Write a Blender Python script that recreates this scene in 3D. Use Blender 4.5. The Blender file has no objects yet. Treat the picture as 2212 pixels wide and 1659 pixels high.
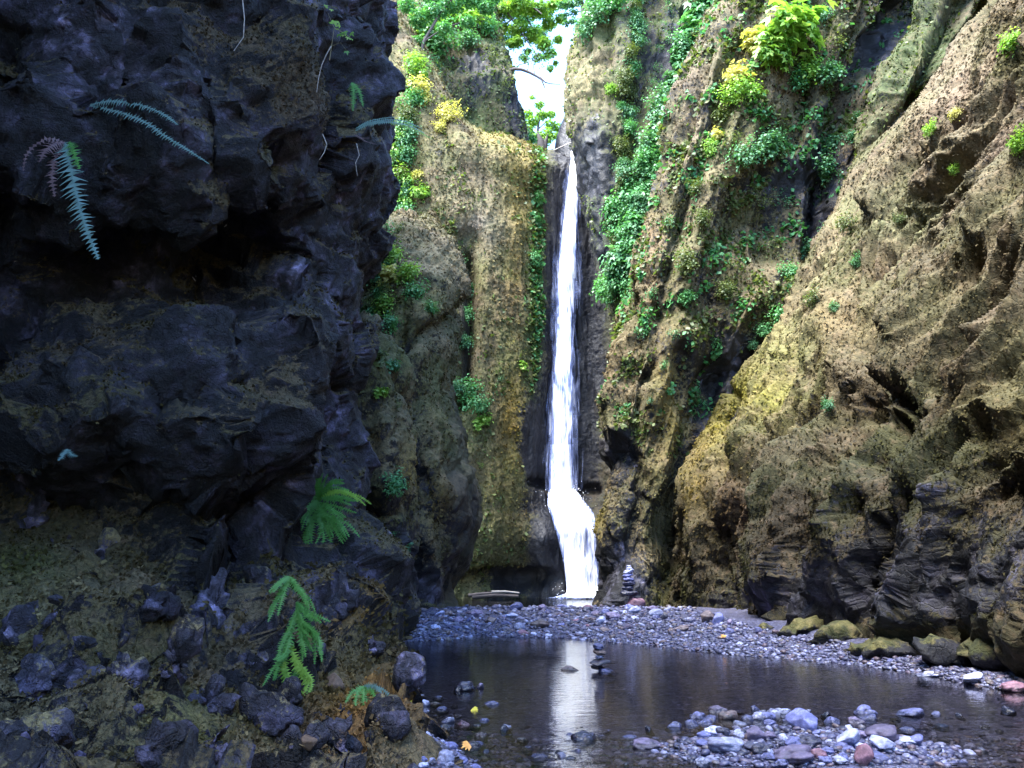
import bpy, math, random
import numpy as np
from mathutils import Vector, Matrix, Euler

random.seed(7)
RNG = np.random.default_rng(11)
sc = bpy.context.scene
COL = sc.collection

# ------------------------------------------------------------------ camera
F = 1720.0                     # focal length in pixels of a 2212 x 1659 picture
CX, CY = 1106.0, 829.5
PITCH = math.atan((1245 - CY) / F)
CAMZ = 1.5
cp, sp = math.cos(PITCH), math.sin(PITCH)


def ray(u, v):
    dx = (np.asarray(u, float) - CX) / F
    dv = (CY - np.asarray(v, float)) / F
    return dx, cp - dv * sp, sp + dv * cp


def P(u, v, Y):
    x, y, z = ray(u, v)
    s = Y / y
    return (float(x * s), float(Y), float(CAMZ + z * s))


def proj(p):
    x, y, z = p[:, 0], p[:, 1], p[:, 2] - CAMZ
    d = y * cp + z * sp
    h = -y * sp + z * cp
    d = np.where(d < 0.05, 0.05, d)
    return CX + F * x / d, CY - F * h / d, d


cam_data = bpy.data.cameras.new('camera')
cam = bpy.data.objects.new('camera', cam_data)
COL.objects.link(cam)
cam.location = (0, 0, CAMZ)
cam.rotation_euler = (math.pi / 2 + PITCH, 0, 0)
cam_data.sensor_width = 36
cam_data.lens = 36 * F / 2212
cam_data.clip_end = 2000
cam_data.clip_start = 0.05
sc.camera = cam


# ------------------------------------------------------------------ noise (numpy)
def _hash(ix, iy, iz, seed):
    h = (ix.astype(np.uint32) * np.uint32(73856093)) ^ (iy.astype(np.uint32) * np.uint32(19349663)) ^ \
        (iz.astype(np.uint32) * np.uint32(83492791)) ^ np.uint32((seed * 2654435761) & 0xffffffff)
    h ^= h >> np.uint32(15)
    h *= np.uint32(0x2c1b3c6d)
    h ^= h >> np.uint32(12)
    h *= np.uint32(0x297a2d39)
    h ^= h >> np.uint32(15)
    return h


def _r3(h):
    a = (h & np.uint32(1023)).astype(np.float32) / 511.5 - 1
    b = ((h >> np.uint32(10)) & np.uint32(1023)).astype(np.float32) / 511.5 - 1
    c = ((h >> np.uint32(20)) & np.uint32(1023)).astype(np.float32) / 511.5 - 1
    return a, b, c


def perlin(p, seed=0):
    p = p.astype(np.float32)
    fl = np.floor(p)
    f = p - fl
    i = fl.astype(np.int64)
    w = f * f * f * (f * (f * 6 - 15) + 10)
    out = np.zeros(len(p), np.float32)
    for dx in (0, 1):
        wx = w[:, 0] if dx else 1 - w[:, 0]
        for dy in (0, 1):
            wy = w[:, 1] if dy else 1 - w[:, 1]
            for dz in (0, 1):
                wz = w[:, 2] if dz else 1 - w[:, 2]
                a, b, c = _r3(_hash(i[:, 0] + dx, i[:, 1] + dy, i[:, 2] + dz, seed))
                out += wx * wy * wz * (a * (f[:, 0] - dx) + b * (f[:, 1] - dy) + c * (f[:, 2] - dz))
    return out * 1.2


def fbm(p, scale, octaves=3, seed=0, gain=0.5):
    out = np.zeros(len(p), np.float32)
    a = 1.0
    for o in range(octaves):
        out += a * perlin(p * (scale * 2.03 ** o), seed + o * 17)
        a *= gain
    return out


def worley(p, seed=0):
    """nearest-cell distance, edge distance, facet value (a random plane per cell)"""
    p = p.astype(np.float32)
    fl = np.floor(p)
    i = fl.astype(np.int64)
    f = p - fl
    n = len(p)
    d1 = np.full(n, 9, np.float32)
    d2 = np.full(n, 9, np.float32)
    facet = np.full(n, -9, np.float32)
    cid = np.zeros(n, np.float32)
    for dx in (-1, 0, 1):
        for dy in (-1, 0, 1):
            for dz in (-1, 0, 1):
                h = _hash(i[:, 0] + dx, i[:, 1] + dy, i[:, 2] + dz, seed)
                a, b, c = _r3(h)
                ex = f[:, 0] - (dx + .5 + a * .45)
                ey = f[:, 1] - (dy + .5 + b * .45)
                ez = f[:, 2] - (dz + .5 + c * .45)
                d = ex * ex + ey * ey + ez * ez
                near = d < d1
                d2 = np.where(near, d1, np.minimum(d2, d))
                h2 = h * np.uint32(747796405) + np.uint32(12345)
                h2 ^= h2 >> np.uint32(13)
                h2 *= np.uint32(0x5bd1e995)
                h2 ^= h2 >> np.uint32(15)
                ra, rb, rc = _r3(h2)
                blk = a * .32 + np.clip((ra * ex + rb * ey + rc * ez) * 1.25, -.8, .8) - 2.4 * np.maximum(d - .16, 0)
                own = blk > facet
                cid = np.where(own, ra, cid)
                facet = np.where(own, blk, facet)
                d1 = np.where(near, d, d1)
    d1 = np.sqrt(d1)
    d2 = np.sqrt(d2)
    return d1, d2 - d1, facet, cid


def cell_ids(p, seed):
    p = p.astype(np.float32)
    fl = np.floor(p)
    i = fl.astype(np.int64)
    f = p - fl
    best = np.full(len(p), 9, np.float32)
    out = np.zeros(len(p), np.uint32)
    for dx in (-1, 0, 1):
        for dy in (-1, 0, 1):
            for dz in (-1, 0, 1):
                h = _hash(i[:, 0] + dx, i[:, 1] + dy, i[:, 2] + dz, seed)
                a, b, c = _r3(h)
                d = (f[:, 0] - (dx + .5 + a * .48)) ** 2 + (f[:, 1] - (dy + .5 + b * .48)) ** 2 + (f[:, 2] - (dz + .5 + c * .48)) ** 2
                near = d < best
                best = np.where(near, d, best)
                out = np.where(near, h, out)
    return out


def fracture(p, n, q, scale, seed, amount, jitter=.18):
    """break a surface into flat faces: each cell is pulled onto its own, slightly tilted plane"""
    _, inv = np.unique(cell_ids(q * scale, seed), return_inverse=True)
    k = inv.max() + 1
    cnt = np.maximum(np.bincount(inv, minlength=k), 1)[:, None]
    cen = np.stack([np.bincount(inv, p[:, j], k) for j in range(3)], -1) / cnt
    nn = np.stack([np.bincount(inv, n[:, j], k) for j in range(3)], -1) / cnt
    r = np.random.default_rng(seed)
    nn = nn + r.normal(size=nn.shape) * jitter
    nn /= np.maximum(np.linalg.norm(nn, axis=1, keepdims=True), 1e-6)
    d = np.einsum('ij,ij->i', p - cen[inv], nn[inv])
    d = np.where(np.abs(d) > .5 / float(np.min(scale)), 0, d)
    return p - nn[inv] * (d * amount)[:, None], np.exp(r.normal(size=k) * .46)[inv]


# ------------------------------------------------------------------ mesh helpers
def quad_mesh(name, verts, quads, smooth=True):
    verts = np.asarray(verts, np.float32).reshape(-1, 3)
    quads = np.asarray(quads, np.int32).reshape(-1, 4)
    me = bpy.data.meshes.new(name)
    me.vertices.add(len(verts))
    me.vertices.foreach_set('co', verts.ravel())
    me.loops.add(quads.size)
    me.loops.foreach_set('vertex_index', quads.ravel())
    me.polygons.add(len(quads))
    me.polygons.foreach_set('loop_start', np.arange(len(quads), dtype=np.int32) * 4)
    if smooth:
        me.polygons.foreach_set('use_smooth', np.ones(len(quads), bool))
    me.update(calc_edges=True)
    return me


def set_float(me, name, arr):
    a = me.attributes.new(name, 'FLOAT', 'POINT')
    a.data.foreach_set('value', np.ascontiguousarray(arr, np.float32))


def set_color(me, name, arr):
    a = me.attributes.new(name, 'FLOAT_COLOR', 'POINT')
    rgba = np.ones((len(arr), 4), np.float32)
    rgba[:, :3] = arr
    a.data.foreach_set('color', rgba.ravel())


def link(name, me, mat=None, parent=None):
    o = bpy.data.objects.new(name, me)
    COL.objects.link(o)
    if mat is not None and me is not None and not me.materials:
        me.materials.append(mat)
    if parent is not None:
        o.parent = parent
    return o


def tag(o, label=None, cat=None, group=None, kind=None):
    if label:
        o['label'] = label
    if cat:
        o['category'] = cat
    if group:
        o['group'] = group
    if kind:
        o['kind'] = kind
    return o


def empty(name, loc):
    o = bpy.data.objects.new(name, None)
    COL.objects.link(o)
    o.location = loc
    o.empty_display_size = 0.1
    return o


def grid_quads(nr, nc):
    a = np.arange(nr * nc).reshape(nr, nc)
    return np.stack([a[:-1, :-1], a[1:, :-1], a[1:, 1:], a[:-1, 1:]], -1).reshape(-1, 4)


def catmull(ctrl, n):
    """ctrl (k, m, 3) -> (n, m, 3) along the first axis, uniform Catmull-Rom"""
    k = len(ctrl)
    t = np.linspace(0, k - 1, n)
    i = np.clip(np.floor(t).astype(int), 0, k - 2)
    f = (t - i)[:, None, None]
    p1 = ctrl[i]
    p2 = ctrl[i + 1]
    p0 = np.where((i > 0)[:, None, None], ctrl[np.maximum(i - 1, 0)], 2 * p1 - p2)
    p3 = np.where((i < k - 2)[:, None, None], ctrl[np.minimum(i + 2, k - 1)], 2 * p2 - p1)
    return 0.5 * (2 * p1 + (p2 - p0) * f + (2 * p0 - 5 * p1 + 4 * p2 - p3) * f * f + (3 * p1 - p0 - 3 * p2 + p3) * f ** 3)


def respace(pts, n, axis_w=None):
    """resample a (k, m, 3) grid along axis 0 to n rows with roughly even visible spacing"""
    d = np.linalg.norm(np.diff(pts, axis=0), axis=2)
    cam_d = np.linalg.norm(0.5 * (pts[1:] + pts[:-1]) - np.array([0, 0, CAMZ]), axis=2)
    ang = d / np.maximum(cam_d, 2)
    mid = 0.5 * (pts[1:] + pts[:-1])
    uu, vv, dd = proj(mid.reshape(-1, 3))
    inside = ((uu > -160) & (uu < 2370) & (vv > -160) & (vv < 1720) & (dd > .5)).reshape(ang.shape)
    ang = (ang * np.where(inside, 1, .12)).mean(axis=1)
    s = np.concatenate([[0], np.cumsum(ang)])
    t = np.interp(np.linspace(0, s[-1], n), s, np.arange(len(s)))
    i = np.clip(np.floor(t).astype(int), 0, len(pts) - 2)
    f = (t - i)[:, None, None]
    return pts[i] * (1 - f) + pts[i + 1] * f


def normals_of(g):
    du = np.gradient(g, axis=1)
    dv = np.gradient(g, axis=0)
    n = np.cross(du, dv)
    n /= np.maximum(np.linalg.norm(n, axis=2, keepdims=True), 1e-9)
    return n


def seg_dist(u, v, poly):
    best = np.full(u.shape, 1e9)
    for (x0, y0), (x1, y1) in zip(poly[:-1], poly[1:]):
        dx, dy = x1 - x0, y1 - y0
        t = np.clip(((u - x0) * dx + (v - y0) * dy) / (dx * dx + dy * dy + 1e-9), 0, 1)
        best = np.minimum(best, np.hypot(u - x0 - t * dx, v - y0 - t * dy))
    return best


def smooth01(x):
    x = np.clip(x, 0, 1)
    return x * x * (3 - 2 * x)


def blob(u, v, cu, cv, ru, rv):
    return np.exp(-(((u - cu) / ru) ** 2 + ((v - cv) / rv) ** 2))


# ------------------------------------------------------------------ materials
def new_mat(name):
    m = bpy.data.materials.new(name)
    m.use_nodes = True
    nt = m.node_tree
    for n in list(nt.nodes):
        nt.nodes.remove(n)
    out = nt.nodes.new('ShaderNodeOutputMaterial')
    return m, nt, out


def N(nt, t, **kw):
    n = nt.nodes.new(t)
    for k, val in kw.items():
        if k.startswith('i_'):
            n.inputs[k[2:].replace('_', ' ')].default_value = val
        else:
            setattr(n, k, val)
    return n


def L(nt, a, b):
    nt.links.new(a, b)


def noise(nt, scale, detail=4, rough=0.6, vec=None, distortion=0.0):
    n = N(nt, 'ShaderNodeTexNoise')
    n.inputs['Scale'].default_value = scale
    n.inputs['Detail'].default_value = detail
    n.inputs['Roughness'].default_value = rough
    n.inputs['Distortion'].default_value = distortion
    if vec is not None:
        L(nt, vec, n.inputs['Vector'])
    return n


def ramp(nt, fac, stops):
    r = N(nt, 'ShaderNodeValToRGB')
    els = r.color_ramp.elements
    while len(els) < len(stops):
        els.new(0.5)
    for e, (p, c) in zip(els, stops):
        e.position = p
        e.color = (*c, 1) if len(c) == 3 else c
    L(nt, fac, r.inputs['Fac'])
    return r


def maprange(nt, val, a, b, c, d):
    n = N(nt, 'ShaderNodeMapRange')
    n.inputs['From Min'].default_value = a
    n.inputs['From Max'].default_value = b
    n.inputs['To Min'].default_value = c
    n.inputs['To Max'].default_value = d
    L(nt, val, n.inputs['Value'])
    return n.outputs['Result']


def mixcol(nt, fac, a, b, blend='MIX'):
    n = N(nt, 'ShaderNodeMix', data_type='RGBA', blend_type=blend)
    for sock, val in ((n.inputs[0], fac), (n.inputs[6], a), (n.inputs[7], b)):
        if hasattr(val, 'is_output'):
            L(nt, val, sock)
        elif isinstance(val, (int, float)):
            sock.default_value = val
        else:
            sock.default_value = (*val, 1)
    return n.outputs[2]


def math_n(nt, op, a, b=None):
    n = N(nt, 'ShaderNodeMath', operation=op)
    for s, val in ((n.inputs[0], a), (n.inputs[1], b)):
        if val is None:
            continue
        if hasattr(val, 'is_output'):
            L(nt, val, s)
        else:
            s.default_value = val
    return n.outputs[0]


def cliff_material(name, fine=14.0, basalt=((0.003, 0.003, 0.004), (0.007, 0.0065, 0.009), (0.019, 0.018, 0.026)), bump=0.5):
    m, nt, out = new_mat(name)
    tc = N(nt, 'ShaderNodeTexCoord')
    vec = tc.outputs['Object']
    moss = N(nt, 'ShaderNodeAttribute', attribute_name='moss').outputs['Fac']
    mcol = N(nt, 'ShaderNodeAttribute', attribute_name='mcol').outputs['Color']
    wet = N(nt, 'ShaderNodeAttribute', attribute_name='wet').outputs['Fac']  # soaked rock, and shade painted on the buttress flank and cleft
    n1 = noise(nt, fine * .22, 6, .65, vec)
    n2 = noise(nt, fine, 5, .7, vec)
    n3 = noise(nt, fine * 2.6, 3, .6, vec)
    crk = N(nt, 'ShaderNodeTexVoronoi', feature='DISTANCE_TO_EDGE')
    crk.inputs['Scale'].default_value = fine * .55
    wv = N(nt, 'ShaderNodeVectorMath', operation='MULTIPLY_ADD')
    L(nt, n1.outputs['Color'], wv.inputs[0])
    wv.inputs[1].default_value = (.25, .25, .25)
    L(nt, vec, wv.inputs[2])
    L(nt, wv.outputs[0], crk.inputs['Vector'])
    crack = maprange(nt, crk.outputs['Distance'], 0, .07, 0, 1)
    rock = ramp(nt, n1.outputs['Fac'], [(.33, basalt[0]), (.5, basalt[1]), (.7, basalt[2])]).outputs['Color']
    rock = mixcol(nt, maprange(nt, n2.outputs['Fac'], .35, .7, 0, .55), rock, (.5, .5, .5), 'OVERLAY')
    tone = N(nt, 'ShaderNodeAttribute', attribute_name='tone').outputs['Fac']
    cmb = N(nt, 'ShaderNodeCombineColor')
    for k_ in range(3):
        L(nt, tone, cmb.inputs[k_])
    rock = mixcol(nt, 1.0, rock, cmb.outputs[0], 'MULTIPLY')
    # moss tone breaks up into dry, fresh and dead flecks
    fleck = ramp(nt, n2.outputs['Fac'], [(.30, (.38, .39, .36)), (.44, (.8, .82, .76)), (.56, (1.1, 1.1, 1.02)), (.70, (1.75, 1.7, 1.55))]).outputs['Color']
    mo = mixcol(nt, 1.0, mcol, fleck, 'MULTIPLY')
    hue = noise(nt, fine * .5, 3, .6, vec)
    mo = mixcol(nt, maprange(nt, hue.outputs['Fac'], .52, .72, 0, .45), mo, (.13, .085, .055))
    # edge of the moss is ragged
    k = math_n(nt, 'ADD', moss, maprange(nt, n2.outputs['Fac'], .25, .75, -.35, .35))
    k = math_n(nt, 'ADD', k, maprange(nt, n1.outputs['Fac'], .3, .7, -.25, .25))
    k = maprange(nt, k, .38, .62, 0, 1)
    col = mixcol(nt, k, rock, mo)
    wet_shade_col = mixcol(nt, math_n(nt, 'MULTIPLY', wet, .9), col, (.0035, .0045, .010))
    b = N(nt, 'ShaderNodeBsdfPrincipled')
    L(nt, wet_shade_col, b.inputs['Base Color'])
    rg = math_n(nt, 'ADD', math_n(nt, 'MULTIPLY', k, .25), .68)
    rg = math_n(nt, 'SUBTRACT', rg, math_n(nt, 'MULTIPLY', wet, .25))
    L(nt, rg, b.inputs['Roughness'])
    b.inputs['Specular IOR Level'].default_value = .35
    bp = N(nt, 'ShaderNodeBump')
    bp.inputs['Strength'].default_value = bump
    bp.inputs['Distance'].default_value = .06
    hsum = math_n(nt, 'ADD', n2.outputs['Fac'], math_n(nt, 'MULTIPLY', n3.outputs['Fac'], .5))
    hsum = math_n(nt, 'ADD', hsum, math_n(nt, 'MULTIPLY', crack, .5))
    L(nt, hsum, bp.inputs['Height'])
    L(nt, bp.outputs['Normal'], b.inputs['Normal'])
    L(nt, b.outputs['BSDF'], out.inputs['Surface'])
    return m


def tuft_material(name):
    m, nt, out = new_mat(name)
    col = N(nt, 'ShaderNodeAttribute', attribute_name='mcol').outputs['Color']
    d = N(nt, 'ShaderNodeBsdfDiffuse')
    L(nt, col, d.inputs['Color'])
    t = N(nt, 'ShaderNodeBsdfTranslucent')
    L(nt, col, t.inputs['Color'])
    mx = N(nt, 'ShaderNodeMixShader')
    mx.inputs[0].default_value = .25
    L(nt, d.outputs[0], mx.inputs[1])
    L(nt, t.outputs[0], mx.inputs[2])
    L(nt, mx.outputs[0], out.inputs['Surface'])
    return m


def leaf_material(name, c0, c1, c2, scale=3.0, trans=.35):
    m, nt, out = new_mat(name)
    geo = N(nt, 'ShaderNodeNewGeometry')
    rnd = geo.outputs['Random Per Island']
    info = N(nt, 'ShaderNodeObjectInfo')
    col = ramp(nt, rnd, [(.0, c0), (.5, c1), (1.0, c2)]).outputs['Color']
    col = mixcol(nt, maprange(nt, info.outputs['Random'], 0, 1, 0, .35), col, c1)
    d = N(nt, 'ShaderNodeBsdfPrincipled')
    d.inputs['Roughness'].default_value = .5
    d.inputs['Specular IOR Level'].default_value = .35
    L(nt, col, d.inputs['Base Color'])
    t = N(nt, 'ShaderNodeBsdfTranslucent')
    tcol = mixcol(nt, 1.0, col, (1.2, 1.25, .6), 'MULTIPLY')
    L(nt, tcol, t.inputs['Color'])
    mx = N(nt, 'ShaderNodeMixShader')
    mx.inputs[0].default_value = trans
    L(nt, d.outputs[0], mx.inputs[1])
    L(nt, t.outputs[0], mx.inputs[2])
    L(nt, mx.outputs[0], out.inputs['Surface'])
    return m


def stone_material(name, c0, c1, c2, rough=.55, scale=9.0):
    m, nt, out = new_mat(name)
    tc = N(nt, 'ShaderNodeTexCoord')
    info = N(nt, 'ShaderNodeObjectInfo')
    add = N(nt, 'ShaderNodeVectorMath', operation='ADD')
    L(nt, tc.outputs['Object'], add.inputs[0])
    L(nt, info.outputs['Location'], add.inputs[1])
    vec = add.outputs[0]
    n1 = noise(nt, 2.2, 5, .65, vec)
    n2 = noise(nt, scale, 5, .7, vec)
    col = ramp(nt, n1.outputs['Fac'], [(.32, c0), (.5, c1), (.68, c2)]).outputs['Color']
    col = mixcol(nt, maprange(nt, n2.outputs['Fac'], .4, .7, 0, .5), col, mixcol(nt, 1.0, col, (1.7, 1.65, 1.6), 'MULTIPLY'))
    spk = noise(nt, scale * 5, 2, .5, vec)
    col = mixcol(nt, maprange(nt, spk.outputs['Fac'], .62, .75, 0, .5), col, (.035, .035, .05))
    val = maprange(nt, info.outputs['Random'], 0, 1, .8, 1.75)
    comb = N(nt, 'ShaderNodeCombineColor')
    for k in range(3):
        L(nt, val, comb.inputs[k])
    col = mixcol(nt, 1.0, col, comb.outputs[0], 'MULTIPLY')
    geo = N(nt, 'ShaderNodeNewGeometry')
    sep = N(nt, 'ShaderNodeSeparateXYZ')
    L(nt, geo.outputs['Position'], sep.inputs[0])
    hz = math_n(nt, 'ADD', sep.outputs[2], maprange(nt, n1.outputs['Fac'], .3, .7, -.03, .03))
    damp = maprange(nt, hz, .03, .065, 1, 0)                     # soaked up to just above the stream
    grit = noise(nt, scale * 2.2, 4, .75, vec)
    col = mixcol(nt, maprange(nt, grit.outputs['Fac'], .5, .75, 0, .45), col, (.045, .04, .04))
    col = mixcol(nt, math_n(nt, 'MULTIPLY', damp, .68), col, (.008, .009, .014))
    b = N(nt, 'ShaderNodeBsdfPrincipled')
    L(nt, col, b.inputs['Base Color'])
    rg = maprange(nt, n1.outputs['Fac'], .3, .7, rough - .1, rough + .2)
    rg = math_n(nt, 'SUBTRACT', rg, math_n(nt, 'MULTIPLY', damp, .28))
    L(nt, rg, b.inputs['Roughness'])
    bp = N(nt, 'ShaderNodeBump')
    bp.inputs['Strength'].default_value = .35
    bp.inputs['Distance'].default_value = .03
    L(nt, n2.outputs['Fac'], bp.inputs['Height'])
    L(nt, bp.outputs['Normal'], b.inputs['Normal'])
    L(nt, b.outputs['BSDF'], out.inputs['Surface'])
    return m


M = {}
M['cliff'] = cliff_material('mossy_cliff_rock', 9.0)
M['cliff_near'] = cliff_material('dark_basalt', 16.0, ((.0025, .0025, .0033), (.008, .0072, .0105), (.040, .035, .058)), bump=.85)
G1 = (.035, .12, .045)
M['leaf_green'] = leaf_material('leaf_green', (.035, .13, .045), (.065, .22, .075), (.13, .33, .13))
M['leaf_teal'] = leaf_material('leaf_bluish_green', (.035, .11, .05), (.065, .19, .085), (.14, .31, .16))
M['leaf_lime'] = leaf_material('leaf_lime', (.08, .21, .04), (.17, .33, .05), (.32, .46, .10), trans=.4)
M['leaf_yellow'] = leaf_material('leaf_yellow', (.30, .30, .08), (.42, .39, .11), (.52, .48, .2), trans=.4)
M['leaf_olive'] = leaf_material('leaf_olive', (.035, .06, .018), (.075, .11, .03), (.15, .17, .06))
M['leaf_dry'] = leaf_material('leaf_dry', (.10, .08, .04), (.2, .16, .08), (.34, .29, .17), trans=.2)
M['fern'] = leaf_material('fern_green', (.03, .12, .025), (.07, .22, .05), (.13, .32, .07))
M['fern_pale'] = leaf_material('fern_blue_green', (.07, .15, .14), (.12, .22, .21), (.22, .34, .34))
M['fern_dead'] = leaf_material('fern_dead', (.05, .03, .035), (.09, .055, .06), (.16, .11, .12), trans=.15)
M['moss_tuft'] = tuft_material('moss_tuft')
M['st_blue'] = stone_material('stone_blue_grey', (.036, .04, .095), (.07, .076, .175), (.14, .15, .32))
M['st_pale'] = stone_material('stone_pale', (.12, .125, .21), (.21, .22, .34), (.38, .4, .56))
M['st_dark'] = stone_material('stone_dark', (.010, .011, .02), (.022, .022, .042), (.05, .05, .09), .35)
M['st_pink'] = stone_material('stone_reddish', (.075, .04, .06), (.13, .065, .09), (.22, .12, .16))
M['st_purple'] = stone_material('stone_purple', (.045, .037, .07), (.08, .066, .115), (.15, .125, .2))
M['st_brown'] = stone_material('stone_brown', (.045, .033, .032), (.08, .06, .06), (.15, .115, .12))


def wood_material(name, c0, c1):
    m, nt, out = new_mat(name)
    tc = N(nt, 'ShaderNodeTexCoord')
    mp = N(nt, 'ShaderNodeMapping')
    mp.inputs['Scale'].default_value = (1, 1, 8)
    L(nt, tc.outputs['Object'], mp.inputs['Vector'])
    n1 = noise(nt, 3, 6, .7, mp.outputs['Vector'])
    col = ramp(nt, n1.outputs['Fac'], [(.35, c0), (.65, c1)]).outputs['Color']
    b = N(nt, 'ShaderNodeBsdfPrincipled')
    b.inputs['Roughness'].default_value = .85
    L(nt, col, b.inputs['Base Color'])
    bp = N(nt, 'ShaderNodeBump')
    bp.inputs['Strength'].default_value = .6
    bp.inputs['Distance'].default_value = .03
    L(nt, n1.outputs['Fac'], bp.inputs['Height'])
    L(nt, bp.outputs['Normal'], b.inputs['Normal'])
    L(nt, b.outputs['BSDF'], out.inputs['Surface'])
    return m


M['bark'] = wood_material('bark', (.035, .028, .03), (.10, .08, .075))
M['grey_wood'] = wood_material('weathered_wood', (.2, .17, .15), (.42, .38, .35))

# ------------------------------------------------------------------ cliffs
MOSS_K = .42
TAN = np.array((.26, .208, .118))
OLIVE = np.array((.115, .125, .042))
GOLD = np.array((.34, .255, .06))
BROWN = np.array((.14, .102, .058))
GREEN = np.array((.075, .125, .035))
PINK = np.array((.30, .22, .17))
CLIFFS = {}


def cliff(key, label, ctrl, nr, nc, mat, rough=1.0, facet=0.0, moss=.9, feats=(), colors=(), mossy=(), wet_shade=(), seed=1,
          base_mix=None, runnel=.25, upw=.25, fine=1.0, fmask=None, bright=None, fz=1.0, ridge=None, rid_f=1.0):
    """ctrl: rows (top to bottom) of columns (left to right as seen) of world points."""
    ctrl = np.array(ctrl, float)
    g = catmull(ctrl, 240)
    g = respace(g, nr)
    g = catmull(np.transpose(g, (1, 0, 2)), 240)
    g = respace(g, nc)
    g = np.transpose(g, (1, 0, 2))
    n = normals_of(g)
    # rows run downward and columns rightward: make the normal look at the viewer's side of the canyon
    ctr = g[nr // 2, nc // 2]
    if np.dot(n[nr // 2, nc // 2], np.array([0, 0, CAMZ]) - ctr) < 0:
        n = -n
        flip = True
    else:
        flip = False
    p0 = g.reshape(-1, 3)
    nn = n.reshape(-1, 3)
    u, v, d = proj(p0)
    disp = np.zeros(len(p0), np.float32)
    for ft in feats:
        if ft[0] == 'line':
            _, poly, w, depth = ft
            wob = perlin(p0 * .5, seed + 91) * w * .8
            disp -= depth * np.exp(-((seg_dist(u, v, poly) + wob) / w) ** 2)
        else:
            _, cu, cv, ru, rv, depth = ft
            wob = 1 + perlin(p0 * .6, seed + 92) * .5
            disp -= depth * np.exp(-((((u - cu) / ru) ** 2 + ((v - cv) / rv) ** 2) * wob) ** 1.6)
    p1 = p0 + nn * disp[:, None]
    q = p1.copy()
    dd = np.zeros(len(p0), np.float32)
    dd += .55 * rough * fbm(q, .33, 2, seed)
    if ridge is None:
        pv = q * np.array([1.0, 1.0, .16])
    else:
        D_ = np.array(ridge[1]) - np.array(ridge[0])
        D_ = D_ / np.linalg.norm(D_)
        bend = fbm(q, .12, 2, seed + 7)[:, None] * 1.6
        pv = q + bend - ((q @ D_) * .87)[:, None] * D_
    if runnel:
        r = perlin(pv * 1.1 * rid_f, seed + 5)
        dd += runnel * (.5 - np.abs(r) * 2.0)
        if ridge is not None:
            dd += runnel * 2.2 * perlin(pv * .42 * rid_f, seed + 4)
        r2 = perlin(pv * 2.7, seed + 6)
        dd += runnel * .45 * (.5 - np.abs(r2) * 2.0)
    f1 = None
    tone = np.ones(len(p0), np.float32)
    if facet:
        warp = np.stack([perlin(q * .9, seed + s) for s in (31, 32, 33)], -1) * .35
        _, e1, f1, c1 = worley((q + warp) * np.array([.75, .75, .6 * fz]), seed + 41)
        _, e2, f2, c2 = worley((q + warp) * np.array([1.7, 1.7, 1.4 * fz]), seed + 42)
        _, e3, f3, c3 = worley((q + warp * .6) * 4.2, seed + 43)
        fa = facet * (1.0 if fmask is None else fmask(u, v))
        _, e4, f4, c4 = worley((q + warp * .3) * 9.5, seed + 44)
        f1, f2, f3, f4 = f1 - f1.mean(), f2 - f2.mean(), f3 - f3.mean(), f4 - f4.mean()
        dd += fa * (.62 * f1 + .30 * f2 + .05 * f3)
        tone = np.exp(.4 * c2 + .5 * c1)

    # clumps of moss, pits between them
    if ridge is not None:
        qs = q - ((q @ D_) * .5)[:, None] * D_
    else:
        qs = q
    d1, e, _, _ = worley(qs * np.array([2.1, 2.1, 1.5]) * fine + perlin(q * 3, seed + 3)[:, None] * .35, seed + 50)
    lump = (1 - np.clip(d1, 0, 1)) ** 1.2
    d2, e2, _, _ = worley(qs * 5.2 * fine, seed + 51)
    lump2 = 1 - np.clip(d2, 0, 1)
    mossm = np.full(len(p0), moss, np.float32)
    mossm += .35 * fbm(q, .5, 3, seed + 60)
    mossm += upw * (nn[:, 2])
    for mb in mossy:
        cu, cv, ru, rv, amt = mb
        mossm += amt * blob(u, v, cu, cv, ru, rv)
    mfac = np.clip(mossm, 0, 1)
    d3, _, _, _ = worley(q * 10.5 * fine, seed + 52)
    irr = .55 + .9 * smooth01(fbm(q, .7, 2, seed + 53) + .5)
    dd += irr * (.20 * lump + .13 * lump2 + .055 * (1 - np.clip(d3, 0, 1))) * (mfac if facet > .9 else .25 + .75 * mfac) * rough / fine
    if fmask is not None:
        dd += .035 * fmask(u, v) * fbm(q, 5.5, 3, seed + 72)
    dd += (.02 if facet > .9 else .07) * rough * fbm(q, 3.2, 2, seed + 70) + .05 * rough * fbm(q, 8.5, 2, seed + 71)
    p = p1 + nn * dd[:, None]
    if facet:
        n_now = normals_of(p.reshape(nr, nc, 3)).reshape(-1, 3) * (-1 if flip else 1)
        am = (1 - .35 * mfac) if facet > .9 else (1 - mfac) * .8 if fmask is None else np.maximum(fmask(u, v) * (1 - .6 * mfac), (1 - mfac) * .6)
        wq = q + np.stack([perlin(q * 1.3, seed + s_) for s_ in (61, 62, 63)], -1) * .22
        p, t1_ = fracture(p, n_now, wq, np.array([1.05, 1.05, .8]), seed + 100, am * .85)
        n_now = normals_of(p.reshape(nr, nc, 3)).reshape(-1, 3) * (-1 if flip else 1)
        p, t2_ = fracture(p, n_now, wq, np.array([2.6, 2.6, 2.1]), seed + 101, am * .9, .22)
        n_now = normals_of(p.reshape(nr, nc, 3)).reshape(-1, 3) * (-1 if flip else 1)
        p, t3_ = fracture(p, n_now, wq, np.array([7.0, 7.0, 5.5]), seed + 102, am * .7, .2)
        tone = tone * t1_ * t2_ * t3_
        p = p + nn * (.012 * fbm(q, 9, 2, seed + 103))[:, None]
    gg = p.reshape(nr, nc, 3)
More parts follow.
